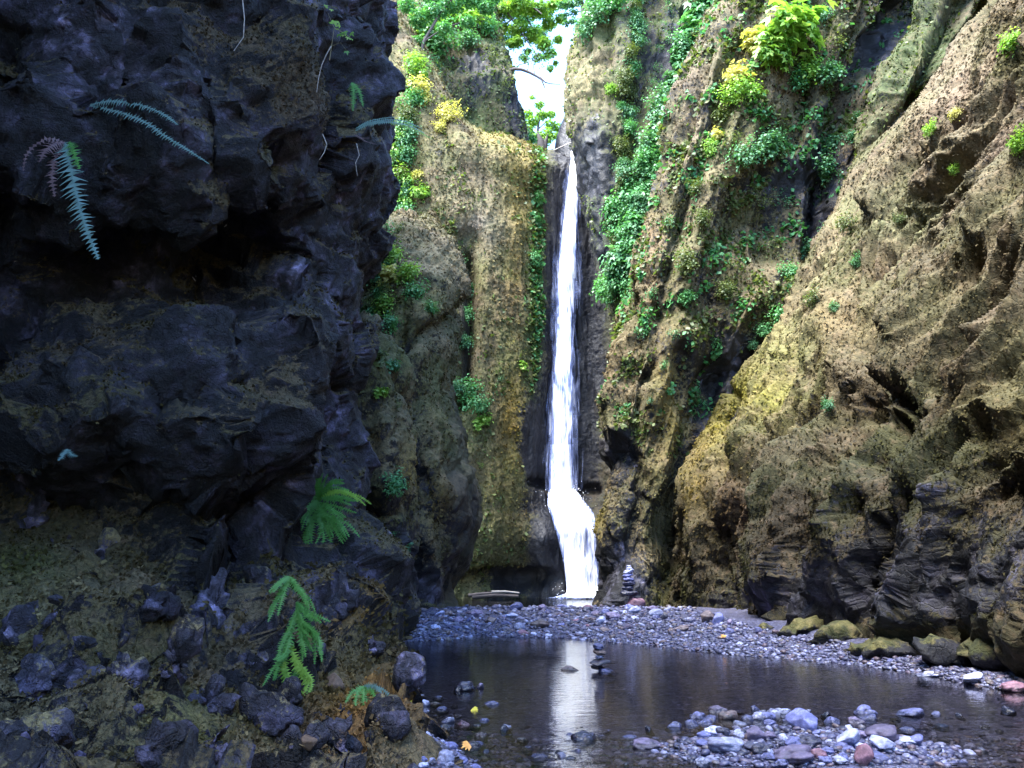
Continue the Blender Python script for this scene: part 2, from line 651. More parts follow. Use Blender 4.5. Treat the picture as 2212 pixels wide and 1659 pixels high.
    fn = normals_of(gg).reshape(-1, 3)
    if flip:
        fn = -fn
    mossm += upw * 1.4 * (fn[:, 2] - nn[:, 2])
    if facet > .9:
        mossm -= .25 * np.clip(f2, -.6, .6)
    # base colours of the moss
    a = smooth01(fbm(q, .28, 3, seed + 80) * 1.1 + .5)[:, None]
    b = smooth01(fbm(q, .6, 3, seed + 81) * 1.2 + .45)[:, None]
    c0, c1c, c2c = base_mix or (BROWN, TAN, OLIVE)
    mcol = c0 * (1 - a) + c1c * a
    mcol = mcol * (1 - b * .7) + c2c * b * .7
    for cu, cv, ru, rv, colr, amt in colors:
        k = (amt * blob(u, v, cu, cv, ru, rv) * (.75 + .6 * fbm(q, .9, 2, seed + 83)))
        k = np.clip(k, 0, 1)[:, None]
        mcol = mcol * (1 - k) + np.array(colr) * k
    wet = np.zeros(len(p0), np.float32)  # mask for wet rock; also carries some painted shade
    for cu, cv, ru, rv, amt in wet_shade:
        wet += amt * blob(u, v, cu, cv, ru, rv) * (.9 + .5 * fbm(q * np.array([1, 1, .3]), 1.2, 2, seed + 84))
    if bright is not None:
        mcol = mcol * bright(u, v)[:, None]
    quads = grid_quads(nr, nc)
    if flip:
        quads = quads[:, ::-1]
    me = quad_mesh('cliff', p, quads)
    set_float(me, 'moss', mossm)
    set_float(me, 'wet', np.clip(wet, 0, 1))
    set_float(me, 'tone', tone)
    set_color(me, 'mcol', mcol * MOSS_K)
    o = link('cliff', me, mat)
    tag(o, label, 'cliff', 'cliffs of the gorge')
    uu, vv, dep = proj(p)
    facing = np.einsum('ij,ij->i', fn, np.array([0, 0, CAMZ]) - p) > 0
    CLIFFS[key] = dict(p=p, n=fn, bn=nn, u=uu, v=vv, d=dep, mcol=mcol * MOSS_K, face=facing, moss=np.clip(mossm, 0, 1), wet=wet, nr=nr, nc=nc)
    return o


def surf(key, u, v):
    c = CLIFFS[key]
    e = (c['u'] - u) ** 2 + (c['v'] - v) ** 2 + np.where(c['face'], 0, 4000)
    near = np.where(e < e.min() + 60)[0]
    i = near[np.argmin(c['d'][near])]
    return c['p'][i], c['n'][i], c['bn'][i]


def interp_edge(edge, v):
    vs = [e[1] for e in edge]
    us = [e[0] for e in edge]
    return float(np.interp(v, vs, us))


A_TOP = 36.0
# --- left, near: dark faceted basalt that overhangs
A_edge = [(880, -800), (884, 0), (883, 60), (890, 130), (877, 220), (852, 290), (830, 420), (824, 500), (813, 560), (799, 680), (786, 760), (778, 840),
          (772, 900), (790, 980), (800, 1060), (815, 1150), (845, 1230), (868, 1300), (890, 1400), (912, 1480), (862, 1560), (866, 1640), (872, 1720), (880, 1900)]
A_rows = [  # v, base depth at the left, depth of the edge
    (-900, 6.4, 14), (-450, 8.0, 14.5), (-120, 8.9, 14.5), (60, 9.1, 14.5), (200, 9.1, 14.5), (330, 9.0, 14.5), (430, 9.5, 14.5), (540, 10.6, 14.5), (650, 10.6, 14.5),
    (740, 9.8, 14.5), (850, 9.2, 14.5), (940, 9.2, 14.5), (1020, 9.6, 14.5), (1120, 9.9, 14.2), (1220, 9.7, 14), (1310, 8.75, 13.6), (1400, 8.0, 12.8), (1480, 7.35, 11.0),
    (1560, 6.7, 8.8), (1640, 6.0, 6.9), (1720, 5.3, 5.9), (1900, 4.3, 4.6)]
rows = []
for v, yb, ye in A_rows:
    ue = interp_edge(A_edge, v) - 14 - 46 * (1 - smooth01((v - 60) / 320)) - 26 * smooth01((v - 420) / 150) * (1 - smooth01((v - 1100) / 150))
    r = []
    z0 = P(0, v, yb)[2]
    r.append((-5.5, -42, z0 * 1.0))
    r.append((-7.0, -9, z0 * 1.0))
    r.append((-5.6, 0.5, z0))
    lean = max(0, (v - 1250) / 400.0)
    for t, k in ((-.22, 0), (0, 0), (.16, .02), (.32, .05), (.48, .10), (.64, .2), (.78, .36), (.9, .62), (1.0, 1.0)):
        r.append(P(ue * t if t >= 0 else -200, v, yb + (ye - yb) * k))
    r.append(P(ue - 14, v, ye + 2.5))
    r.append(P(ue - 60, v, ye + 9))
    r.append(P(ue - 95, v, ye + 18))
    r = [(x, y, min(z, 16 + .006 * (1200 - v))) for x, y, z in r]
    rows.append(r)
top = np.array(rows[0])
for hi, shift in ((17, .6), (A_TOP - 1, 1.0), (A_TOP, -3), (A_TOP, -9)):
    t_ = top + np.array([shift, 0, 0])
    t_[:, 2] = np.maximum(t_[:, 2], np.minimum(hi, np.array([99] * (len(t_) - 3) + [22, 17, 12])))
    rows.insert(0, [tuple(x) for x in t_])
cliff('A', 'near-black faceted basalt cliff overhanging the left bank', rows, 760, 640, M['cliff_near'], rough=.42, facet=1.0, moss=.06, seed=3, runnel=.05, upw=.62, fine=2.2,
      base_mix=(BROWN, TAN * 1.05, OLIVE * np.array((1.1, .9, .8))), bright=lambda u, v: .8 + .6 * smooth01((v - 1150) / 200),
      mossy=((60, 1230, 190, 110, .6), (280, 1250, 130, 90, .4), (130, 1310, 260, 60, .75), (450, 1500, 520, 170, .16), (330, 1420, 110, 120, .45), (480, 1560, 300, 90, .4), (760, 1540, 110, 110, .75), (840, 1430, 60, 60, .7), (700, 1620, 160, 50, .5),
             (480, 1400, 60, 60, .45), (220, 1520, 60, 170, .4), (660, 250, 100, 90, .8), (500, 90, 120, 70, .6), (600, 170, 90, 60, .4), (60, 110, 90, 30, .4), (60, 940, 60, 90, .5), (520, 860, 60, 40, .3), (560, 230, 60, 80, .3), (800, 1350, 40, 90, .4)),
      colors=((120, 1310, 190, 50, TAN * 1.15, .8), (775, 1550, 80, 100, (.42, .21, .06), .95), (720, 1640, 90, 40, (.36, .2, .08), .8), (240, 1480, 90, 60, (.12, .13, .03), .7), (60, 1250, 90, 60, (.10, .13, .03), .7), (560, 1480, 60, 60, (.2, .17, .04), .7), (420, 1610, 90, 50, (.38, .36, .12), .8), (480, 1240, 80, 50, (.16, .15, .02), .7), (740, 1340, 40, 20, (.4, .2, .04), .9), (640, 270, 80, 70, PINK * .8, .8)),
      feats=(('blob', 480, 560, 240, 120, .5), ('blob', 450, 930, 190, 90, -.45), ('blob', 640, 780, 90, 120, -.3), ('line', [(500, 1000), (470, 1130), (430, 1260), (430, 1400)], 30, -.2),
             ('line', [(560, 1040), (520, 1200), (450, 1420), (470, 1500)], 36, .7), ('blob', 720, 1440, 60, 60, .5)))

# --- strip of mossy rock just behind the near cliff
B1_edge = [(800, 700), (834, 745), (852, 800), (872, 900), (885, 960), (892, 1030), (886, 1080), (872, 1150), (866, 1250), (866, 1320), (866, 1400)]
rows = []
for k, v in enumerate((690, 735, 790, 860, 930, 1000, 1050, 1110, 1180, 1250, 1320, 1400)):
    ue = interp_edge(B1_edge, v)
    yb = 24 if k == 0 else (21 if k == 1 else 19.5)
    if 1060 < v < 1260:
        yb += .8
    rows.append([P(640, v, yb + 1), P(720, v, yb), P(ue - 70, v, yb - .4), P(ue - 30, v, yb), P(ue, v, yb + 1.2), P(ue - 6, v, yb + 3), P(ue - 40, v, yb + 7)])
cliff('B1', 'narrow hump of dripping tan moss behind the dark left cliff', rows, 420, 220, M['cliff'], rough=.6, moss=.75, seed=8, facet=.35, runnel=.3,
      base_mix=(BROWN, TAN, OLIVE), mossy=((830, 1250, 60, 120, -.8),), colors=((880, 1000, 25, 70, (.36, .25, .06), .9), (840, 800, 40, 60, OLIVE * 1.3, .7)))

# --- left, middle distance: brown mossy buttress with a mound on top
B_edge = [(930, 470), (945, 500), (975, 540), (992, 580), (1003, 640), (988, 700), (968, 781), (972, 850), (985, 919), (1002, 996), (1020, 1047), (1020, 1103), (1011, 1163),
          (994, 1232), (985, 1279), (984, 1340), (984, 1420)]
rows = []
for k, v in enumerate((465, 500, 535, 580, 640, 700, 780, 850, 920, 1000, 1050, 1105, 1165, 1235, 1290, 1340, 1400)):
    ue = interp_edge(B_edge, v)
    yb = (40, 34.5, 31.5, 30.2, 29.6, 29, 28.6, 28.3, 28.2, 28, 28, 28.1, 28.3, 28.6, 29, 29, 29)[k]
    rows.append([P(690, v, yb + 3), P(770, v, yb + .8), P(ue - 130, v, yb - .9), P(ue - 85, v, yb - 1.3), P(ue - 42, v, yb - .5), P(ue - 14, v, yb + 1.2), P(ue, v, yb + 3), P(ue - 5, v, yb + 6), P(ue - 40, v, yb + 13)])
cliff('B', 'brown mossy buttress left of the waterfall with a rounded mound on top', rows, 560, 300, M['cliff'], rough=.55, moss=.85, seed=12, facet=.3, runnel=.3,
      base_mix=(BROWN, TAN * .9, OLIVE), wet_shade=((1003, 1120, 20, 150, .8), (978, 880, 14, 150, .6), (985, 1250, 30, 80, .6)), mossy=((920, 1270, 60, 60, -1.0), (880, 960, 50, 200, -.55), (930, 1120, 110, 60, -.2)),  # these wet spots paint shade on the right flank, no water there
      colors=((930, 560, 60, 50, (.40, .34, .22), .8), (930, 720, 40, 60, PINK, .6), (890, 680, 60, 50, (.16, .2, .05), .8), (940, 850, 40, 120, (.17, .17, .06), .7), (945, 1090, 25, 55, (.36, .25, .05), .8)),
      feats=(('line', [(1000, 660), (960, 700), (905, 720), (860, 760)], 16, .7), ('line', [(900, 860), (900, 1000), (960, 1150), (975, 1280)], 22, .5)))

# --- back wall that carries the waterfall
D_cols = (720, 800, 870, 930, 990, 1040, 1085, 1135, 1175, 1210, 1250, 1290, 1335, 1400)
D_vtop = (-60, -40, 20, 110, 245, 283, 292, 312, 322, 325, 325, 325, 325, 325)
D_y = (44, 44, 43.8, 43.5, 43.3, 43.4, 43.8, 44.5, 45.6, 46.6, 47.2, 47.2, 46.4, 44)
rows = []
ts = np.concatenate([[0, .03], np.linspace(.1, 1, 17)])
for j, t in enumerate(ts):
    r = []
    for i, u in enumerate(D_cols):
        v = D_vtop[i] + (1330 - D_vtop[i]) * t
        y = D_y[i]
        back = max(0, 1 - (v - D_vtop[i]) / 240.0)
        y += (5.5 if i < 4 else 1.0) * back ** 2
        if j == 0:
            y += 4
        if v > 1085 and 1170 <= u <= 1300:
            y -= 1.9 * smooth01((v - 1085) / 50)
        if v > 1190 and u < 1180:
            y += 1.6 * smooth01((v - 1190) / 60)
        if v < 330 and u >= 1040:
            pass
        r.append(P(u, v, y))
    rows.append(r)
cliff('D', 'golden and tan moss wall at the head of the gorge that the water falls over', rows, 620, 420, M['cliff'], rough=.48, moss=1.0, seed=21, runnel=.12,
      base_mix=(BROWN * 1.2, TAN * np.array((1.05, 1.08, .85)), OLIVE * 1.6), mossy=((1235, 700, 60, 600, -1.5), (1150, 960, 35, 110, -.9), (1100, 1270, 90, 30, -1.0), (1190, 1200, 45, 90, -1.1), (945, 310, 28, 60, -.5)),
      wet_shade=((1004, 690, 15, 170, .75), (1225, 700, 52, 620, 1.0), (1150, 950, 28, 100, .7), (1190, 1210, 50, 90, .9), (1300, 800, 50, 560, .9), (1180, 1000, 30, 200, .5)),  # first spot paints shade into the cleft, the others are wet rock
      colors=((1125, 400, 45, 110, (.44, .33, .07), .85), (1110, 560, 22, 140, (.40, .27, .07), .6), (1000, 420, 90, 90, (.36, .28, .2), .6), (1035, 500, 60, 60, (.27, .22, .22), .5),
              (1165, 600, 25, 120, (.10, .14, .01), .9), (1155, 720, 22, 140, GREEN, .8), (1105, 900, 25, 90, (.33, .21, .03), .85), (1075, 1050, 40, 130, (.25, .19, .05), .7), (1060, 1150, 50, 60, (.15, .15, .05), .7),
              (1180, 370, 30, 60, (.10, .12, .03), .7), (1040, 950, 30, 80, (.17, .17, .07), .6), (1060, 300, 40, 20, (.5, .4, .1), .6), (1300, 640, 20, 120, OLIVE, .6)),
      feats=(('line', [(1010, 560), (1015, 700), (1000, 860)], 18, 1.6), ('line', [(1150, 1040), (1190, 1052), (1290, 1060)], 9, .5), ('blob', 1110, 1250, 100, 24, .9), ('blob', 1010, 520, 30, 35, .6)))

# --- knoll above the lip, left of the sky gap
E_edge = [(1040, -60), (1062, 20), (1080, 90), (1104, 170), (1122, 240), (1128, 290), (1130, 340)]
rows = []
for k, v in enumerate((-80, 0, 60, 120, 180, 240, 290, 345)):
    ue = interp_edge(E_edge, v)
    yb = 50 + 6 * max(0, (180 - v) / 260)
    rows.append([P(820, v, yb - 1), P(900, v, yb - .6), P(970, v, yb), P(1020, v, yb + .4), P(ue - 24, v, yb + 1.3), P(ue, v, yb + 3), P(ue - 4, v, yb + 6), P(ue - 30, v, yb + 12)])
cliff('E', 'rounded knoll with a dark shaded flank above the top left of the falls', rows, 260, 240, M['cliff'], rough=.8, moss=.8, seed=27, runnel=.35, base_mix=(BROWN, OLIVE, GREEN),
      mossy=((1030, 160, 50, 60, -.6), (1110, 240, 25, 70, -.7)))

# --- right of the falls: dark buttress
F1_edge = [(1300, -120), (1286, -20), (1266, 40), (1246, 110), (1229, 150), (1232, 206), (1236, 245), (1247, 305), (1256, 349), (1266, 434), (1287, 515), (1301, 574), (1313, 610), (1331, 666), (1338, 708), (1346, 800), (1350, 900), (1350, 1320)]
rows = []
for v in (-130, -60, 0, 50, 100, 150, 200, 250, 305, 350, 430, 515, 575, 625, 680, 760, 900, 1100, 1330):
    ue = interp_edge(F1_edge, v)
    yb = 39 + max(0, (300 - v)) / 300 * 1.5
    rows.append([P(ue + 40, v, yb + 14), P(ue + 4, v, yb + 6), P(ue, v, yb + 2.6), P(ue + 16, v, yb + 1.0), P(ue + 55, v, yb), P(ue + 110, v, yb - .4), P(ue + 190, v, yb + .6), P(ue + 280, v, yb + 1.5)])
cliff('F1', 'dark rock buttress with a tan mossy brow at the right edge of the sky gap', rows, 480, 330, M['cliff'], rough=.8, moss=.72, seed=33, facet=.25, runnel=.35,
      base_mix=(BROWN, OLIVE, GREEN), mossy=((1260, 190, 50, 90, .6), (1280, 340, 50, 120, -.5), (1290, 480, 30, 100, -.2), (1440, 120, 60, 120, -.4)),
      colors=((1262, 180, 45, 80, (.36, .29, .14), .95), (1300, 60, 40, 50, (.16, .18, .07), .7), (1370, 350, 40, 200, GREEN, .7)), wet_shade=((1280, 330, 36, 90, .7), (1310, 560, 30, 120, .6)),
      feats=(('line', [(1410, 0), (1385, 150), (1370, 300), (1350, 480)], 20, .9), ('line', [(1310, 40), (1325, 200), (1330, 330), (1330, 480)], 14, .5)))
# dark slab just behind it, at the lip
rows = []
for v, ue in ((215, 1236), (245, 1224), (270, 1212), (295, 1204), (322, 1199), (350, 1199), (420, 1204)):
    rows.append([P(ue + 40, v, 57), P(ue + 4, v, 51.5), P(ue, v, 50), P(ue + 14, v, 49.2), P(ue + 40, v, 48.8), P(ue + 80, v, 48.8)])
cliff('F0', 'small black slab of rock at the lip beside the top of the falls', rows, 120, 100, M['cliff'], rough=.35, moss=-.1, seed=36, runnel=.1, wet_shade=((1230, 300, 120, 120, 1.2),))

# --- right, middle: plant-hung wall whose left rib runs diagonally
F2_edge = [(1610, -130), (1590, -40), (1576, 0), (1531, 82), (1490, 163), (1466, 245), (1445, 327), (1425, 388), (1408, 470), (1380, 572), (1355, 674), (1336, 760), (1324, 850), (1312, 930), (1309, 975),
           (1313, 1020), (1311, 1073), (1294, 1130), (1290, 1176), (1302, 1227), (1297, 1296), (1297, 1400)]
rows = []
for v in (-140, -60, 0, 60, 120, 180, 250, 320, 390, 470, 560, 650, 740, 830, 910, 975, 1030, 1080, 1130, 1180, 1230, 1290, 1340, 1400):
    ue = interp_edge(F2_edge, v)
    ue += 20 * smooth01((v - 980) / 80)
    yb = 33.0
    w = (2010 - ue) if v < 650 else (2010 - ue) * (1 - .55 * smooth01((v - 650) / 650.0))
    rows.append([P(ue + 30, v, yb + 12), P(ue + 3, v, yb + 4), P(ue, v, yb + 1.6), P(ue + w * .05, v, yb + .3), P(ue + w * .14, v, yb), P(ue + w * .27, v, yb + .1), P(ue + w * .42, v, yb + .1),
                 P(ue + w * .57, v, yb - .4), P(ue + w * .72, v, yb - .2), P(ue + w * .86, v, yb + 1), P(ue + w, v, yb + 3)])
cliff('F2', 'plant-hung wall right of the waterfall with a bare tan rib running up its left edge', rows, 760, 520, M['cliff'], rough=.8, moss=.72, seed=44, facet=.22, runnel=.5, ridge=(P(1576, 0, 33), P(1345, 760, 33)), rid_f=.8,
      base_mix=(BROWN, TAN, OLIVE),
      mossy=((1780, 400, 110, 120, -.6), (1650, 800, 120, 110, -.55), (1330, 1250, 50, 60, -.8), (1370, 1180, 60, 120, -.3), (1560, 1000, 60, 200, -.5), (1380, 60, 60, 80, -.5), (1950, 60, 60, 120, -.7), (1340, 980, 40, 50, -.9)),
      colors=((1500, 230, 40, 180, PINK * 1.05, .7), (1400, 560, 30, 140, (.27, .18, .10), .8), (1345, 780, 25, 120, (.26, .18, .09), .8), (1450, 850, 40, 120, (.28, .21, .04), .7), (1440, 1000, 40, 160, (.26, .19, .05), .6),
              (1560, 300, 60, 160, (.20, .2, .07), .6), (1310, 1140, 24, 60, (.26, .2, .03), .8), (1430, 1270, 60, 60, (.13, .12, .03), .7), (1640, 60, 60, 60, TAN, .7)),
      feats=(('line', [(1650, 0), (1570, 190), (1510, 360), (1460, 520), (1430, 640), (1400, 800)], 22, .6), ('blob', 1740, 460, 130, 110, .9), ('blob', 1640, 800, 110, 110, 1.2), ('line', [(1960, 0), (1880, 130), (1820, 250), (1800, 400), (1780, 560)], 34, 2.2),
             ('line', [(1470, 760), (1480, 900), (1450, 1100), (1440, 1250)], 20, .8), ('line', [(1380, 820), (1375, 1000), (1370, 1200)], 18, .7), ('blob', 1345, 985, 26, 36, 1.1), ('line', [(1560, 800), (1520, 950), (1475, 1100), (1465, 1280)], 30, 1.5),
             ('line', [(1590, 420), (1560, 600), (1520, 800)], 22, .5)))
# --- rib between that wall and the big right face
H_edge = [(2090, -140), (2052, -60), (2025, 0), (1993, 82), (1960, 135), (1919, 184), (1899, 245), (1874, 306), (1854, 368), (1846, 420), (1800, 560), (1740, 700)]
rows = []
for v in (-150, -60, 0, 80, 140, 190, 250, 310, 370, 440, 560, 700):
    ue = interp_edge(H_edge, v)
    yb = 30.5
    rows.append([P(ue + 40, v, yb + 9), P(ue + 4, v, yb + 3), P(ue, v, yb + 1.2), P(ue + 16, v, yb + .3), P(ue + 55, v, yb), P(ue + 105, v, yb + .3), P(ue + 170, v, yb + 1.5), P(ue + 260, v, yb + 3)])
cliff('H', 'slim mossy rib wedged between the plant-hung wall and the big right face', rows, 380, 220, M['cliff'], rough=.8, moss=.85, seed=51, runnel=.5, ridge=(P(2025, 0, 30), P(1854, 368, 30)), base_mix=(BROWN * .8, OLIVE, GREEN),
      feats=(('line', [(2070, 0), (2010, 130), (1960, 250), (1900, 380)], 16, 1.2), ('line', [(2150, 0), (2085, 90), (2035, 180), (1965, 262), (1895, 350)], 20, 2.2), ('line', [(2110, 0), (2050, 110), (1990, 210)], 10, -.5)))

# --- right, near: big leaning face
G_edge = [(2330, -160), (2250, -60), (2197, 0), (2164, 37), (2123, 82), (2091, 122), (2066, 176), (2033, 228), (1992, 261), (1960, 294), (1927, 347), (1886, 388), (1846, 462), (1805, 523), (1764, 592), (1723, 668),
          (1662, 753), (1600, 839), (1560, 904), (1531, 957), (1507, 1018), (1490, 1080), (1484, 1141), (1478, 1202), (1478, 1290), (1478, 1400)]


def g_depth(u, v):
    x, y, z = ray(u, v)
    a, b = x / y, z / y
    k = .52
    return float((6.75 + k * (1.5 - 2.2)) / max(a - k * b, .03))


def g_foot(u, v):
    x, y, z = ray(u, v)
    return float(7.15 / (x / y))


rows = []
for v in (-330, -160, -60, 0, 60, 120, 180, 240, 300, 370, 450, 540, 630, 720, 810, 900, 960, 1020, 1080, 1140, 1200, 1260, 1330, 1420, 1520):
    ue = interp_edge(G_edge, v)
    r = []
    pts = []
    for t in (0, .05, .13, .24, .38, .54, .72, 1.0):
        u = ue + (2480 - ue) * t
        yd = min(g_depth(u, v), 33) if v < 1120 else min(g_foot(u, v), 31)
        if 900 <= v < 1120:
            k = (v - 900) / 220
            yd = min(g_depth(u, v), 33) * (1 - k) + min(g_foot(u, v), 31) * k
        pts.append((u, yd))
    e = pts[0]
    r.append(P(ue + 30, v, e[1] + 11))
    r.append(P(ue + 3, v, e[1] + 3.2))
    r.append(P(ue, v, e[1] + 1.2))
    for u, yd in pts[1:]:
        r.append(P(u, v, yd))
    z = P(pts[-1][0], v, pts[-1][1])[2]
    xx = 7.1 + .55 * max(0, z - 2.2)
    r.append((xx + .3, 1.0, z))
    r.append((xx + .8, -10.0, z))
    r.append((xx - 1.5, -42.0, z))
    rows.append(r)
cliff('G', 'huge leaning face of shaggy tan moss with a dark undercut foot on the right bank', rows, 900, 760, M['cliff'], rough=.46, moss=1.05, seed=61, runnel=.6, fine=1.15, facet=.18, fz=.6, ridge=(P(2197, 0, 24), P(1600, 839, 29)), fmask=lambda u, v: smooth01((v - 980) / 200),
      bright=lambda u, v: 1.06 - .62 * smooth01((v - 720 - .12 * (1900 - u)) / 420),  # moss colour darkens down the face: painted shadow on the lower wall
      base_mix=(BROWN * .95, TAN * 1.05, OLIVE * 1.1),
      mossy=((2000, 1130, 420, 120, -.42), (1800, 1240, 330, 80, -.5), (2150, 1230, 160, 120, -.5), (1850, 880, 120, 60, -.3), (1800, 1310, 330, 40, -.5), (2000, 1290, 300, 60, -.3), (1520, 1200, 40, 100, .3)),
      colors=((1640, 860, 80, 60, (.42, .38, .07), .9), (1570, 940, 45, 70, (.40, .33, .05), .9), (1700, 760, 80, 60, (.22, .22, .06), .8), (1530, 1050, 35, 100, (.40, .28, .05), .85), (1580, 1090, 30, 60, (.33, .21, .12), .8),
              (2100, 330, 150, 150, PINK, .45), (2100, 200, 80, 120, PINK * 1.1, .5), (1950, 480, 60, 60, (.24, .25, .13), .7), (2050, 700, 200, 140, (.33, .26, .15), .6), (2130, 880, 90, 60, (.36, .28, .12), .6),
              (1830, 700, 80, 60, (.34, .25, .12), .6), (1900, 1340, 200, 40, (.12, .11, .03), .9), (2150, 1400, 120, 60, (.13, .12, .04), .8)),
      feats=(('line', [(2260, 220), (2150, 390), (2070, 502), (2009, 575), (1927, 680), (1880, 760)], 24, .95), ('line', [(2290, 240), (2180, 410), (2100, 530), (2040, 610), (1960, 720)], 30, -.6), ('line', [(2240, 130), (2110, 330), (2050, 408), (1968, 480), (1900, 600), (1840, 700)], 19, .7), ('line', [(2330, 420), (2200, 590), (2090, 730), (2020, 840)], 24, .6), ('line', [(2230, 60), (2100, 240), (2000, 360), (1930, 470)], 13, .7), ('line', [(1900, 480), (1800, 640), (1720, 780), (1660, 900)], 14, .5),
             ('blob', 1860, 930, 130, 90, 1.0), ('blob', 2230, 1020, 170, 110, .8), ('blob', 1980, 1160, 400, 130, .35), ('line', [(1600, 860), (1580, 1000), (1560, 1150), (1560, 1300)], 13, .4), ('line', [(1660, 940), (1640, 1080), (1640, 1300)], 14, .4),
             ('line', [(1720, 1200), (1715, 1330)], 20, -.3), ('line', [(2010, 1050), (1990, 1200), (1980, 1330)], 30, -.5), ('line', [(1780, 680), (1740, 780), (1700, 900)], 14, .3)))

#@@PART2@@
# ------------------------------------------------------------------ stream bed and water
def ground0(u, v, z=0.0):
    x, y, zz = ray(u, v)
    s = (z - CAMZ) / zz
    return float(x * s), float(y * s)


_front = sorted(ground0(u, v) for u, v in ((700, 1392), (850, 1390), (920, 1386), (1000, 1376), (1190, 1376), (1290, 1385), (1480, 1404), (1620, 1416), (1800, 1432), (1950, 1452), (2212, 1500)))
FX = np.array([p[0] for p in _front])
FY = np.array([p[1] for p in _front])
PLUNGE = 0.33


def gz(x, y, noise_on=True):
    x = np.atleast_1d(np.asarray(x, float))
    y = np.atleast_1d(np.asarray(y, float))
    yf = np.interp(x, FX, FY)
    p = np.stack([x, y, 0 * x], -1)
    wob = fbm(p, .55, 3, 200) * 1.1
    t = y - yf + wob
    bed = -.17 + .10 * smooth01((9.6 - y) / 2.0)
    bar = bed + (.43 - bed) * (.42 * smooth01((t + 1.2) / 2.2) + .58 * smooth01(t / 9.0))
    back = smooth01((y - 29.5 + .9 * fbm(p, .4, 2, 201)) / 4.5)
    z = bar * (1 - back) + (-.35) * back
    xb = np.interp(y, [5, 6.9, 8.2, 10, 12], [-.15, -.25, -.55, -1.0, -1.6])
    z = z + np.where(y < 14, .22 * smooth01((xb - x) / .7 + .3), 0)
    z = z + .21 * np.exp(-(((x - 2.7) / 1.25) ** 2 + ((y - 7.75) / .75) ** 2) ** 1.5)
    z = z + .04 * smooth01((7.2 - y) / 1.2) + .10 * np.exp(-(((x - 1.0) / 1.4) ** 2 + ((y - 6.4) / .55) ** 2))
    z = z - .35 * smooth01((xb - .9 - x) / .5) * (y < 9)      # the rock of the left bank stands on the bed here
    # rises towards the rock walls
    z = z + np.where(y < 32, .35 * smooth01((x - (6.7 + .02 * y)) / 1.2) , 0)
    if noise_on:
        z = z + .05 * fbm(p, 1.1, 3, 202) + .018 * fbm(p, 6, 2, 203)
    return z


_YS = np.concatenate([np.linspace(3.2, 20, 500), np.linspace(20.05, 48, 420)])


def hits(us, vs):
    """first point of the bed (or of the water lying on it) that the picture shows at u, v"""
    us, vs = np.atleast_1d(np.asarray(us, float)), np.atleast_1d(np.asarray(vs, float))
    ox, oy, oz = [], [], []
    for k in range(0, len(us), 400):
        x, y, z = ray(us[k:k + 400], vs[k:k + 400])
        X = (x / y)[:, None] * _YS[None]
        Z = CAMZ + (z / y)[:, None] * _YS[None]
        G_ = np.maximum(gz(X.ravel(), np.broadcast_to(_YS, X.shape).ravel(), False).reshape(X.shape), -.05)
        below = Z <= G_
        i = np.where(below.any(1), below.argmax(1), len(_YS) - 1)
        r_ = np.arange(len(i))
        ox.append(X[r_, i])
        oy.append(_YS[i])
        oz.append(G_[r_, i])
    return np.concatenate(ox), np.concatenate(oy), np.concatenate(oz)


xs = np.linspace(-1, 1, 380)
xs = 13 * np.sign(xs) * np.abs(xs) ** 1.35
ys = np.concatenate([np.linspace(-12, 4.5, 40)[:-1], 4.5 * (60 / 4.5) ** np.linspace(0, 1, 470)])
XX, YY = np.meshgrid(xs, ys)
ZZ = gz(XX.ravel(), YY.ravel())
pp = np.stack([XX.ravel(), YY.ravel(), ZZ], -1)
me = quad_mesh('stream_bed', pp, grid_quads(len(ys), len(xs)))


def bed_material():
    m, nt, out = new_mat('gravel_bed')
    tc = N(nt, 'ShaderNodeTexCoord')
    vec = tc.outputs['Object']
    nd = noise(nt, 4, 3, .6, vec)
    vor = N(nt, 'ShaderNodeTexVoronoi')
    vor.inputs['Scale'].default_value = 17
    L(nt, vec, vor.inputs['Vector'])
    vor2 = N(nt, 'ShaderNodeTexVoronoi')
    vor2.inputs['Scale'].default_value = 42
    L(nt, vec, vor2.inputs['Vector'])
    sep = N(nt, 'ShaderNodeSeparateColor')
    L(nt, vor.outputs['Color'], sep.inputs[0])
    c = ramp(nt, sep.outputs[0], [(0, (.018, .018, .034)), (.45, (.045, .046, .095)), (.8, (.085, .083, .15)), (1, (.18, .18, .3))]).outputs['Color']
    sep2 = N(nt, 'ShaderNodeSeparateColor')
    L(nt, vor2.outputs['Color'], sep2.inputs[0])
    c2 = ramp(nt, sep2.outputs[0], [(0, (.022, .021, .035)), (.6, (.055, .055, .09)), (1, (.17, .165, .25))]).outputs['Color']
    c = mixcol(nt, maprange(nt, nd.outputs['Fac'], .42, .58, 0, 1), c, c2)
    b = N(nt, 'ShaderNodeBsdfPrincipled')
    L(nt, c, b.inputs['Base Color'])
    b.inputs['Roughness'].default_value = .5
    h = math_n(nt, 'ADD', vor.outputs['Distance'], math_n(nt, 'MULTIPLY', vor2.outputs['Distance'], .45))
    bp = N(nt, 'ShaderNodeBump')
    bp.invert = True
    bp.inputs['Strength'].default_value = .9
    bp.inputs['Distance'].default_value = .05
    L(nt, h, bp.inputs['Height'])
    L(nt, bp.outputs['Normal'], b.inputs['Normal'])
    L(nt, b.outputs[0], out.inputs['Surface'])
    return m


tag(link('stream_bed', me, bed_material()), kind='structure')


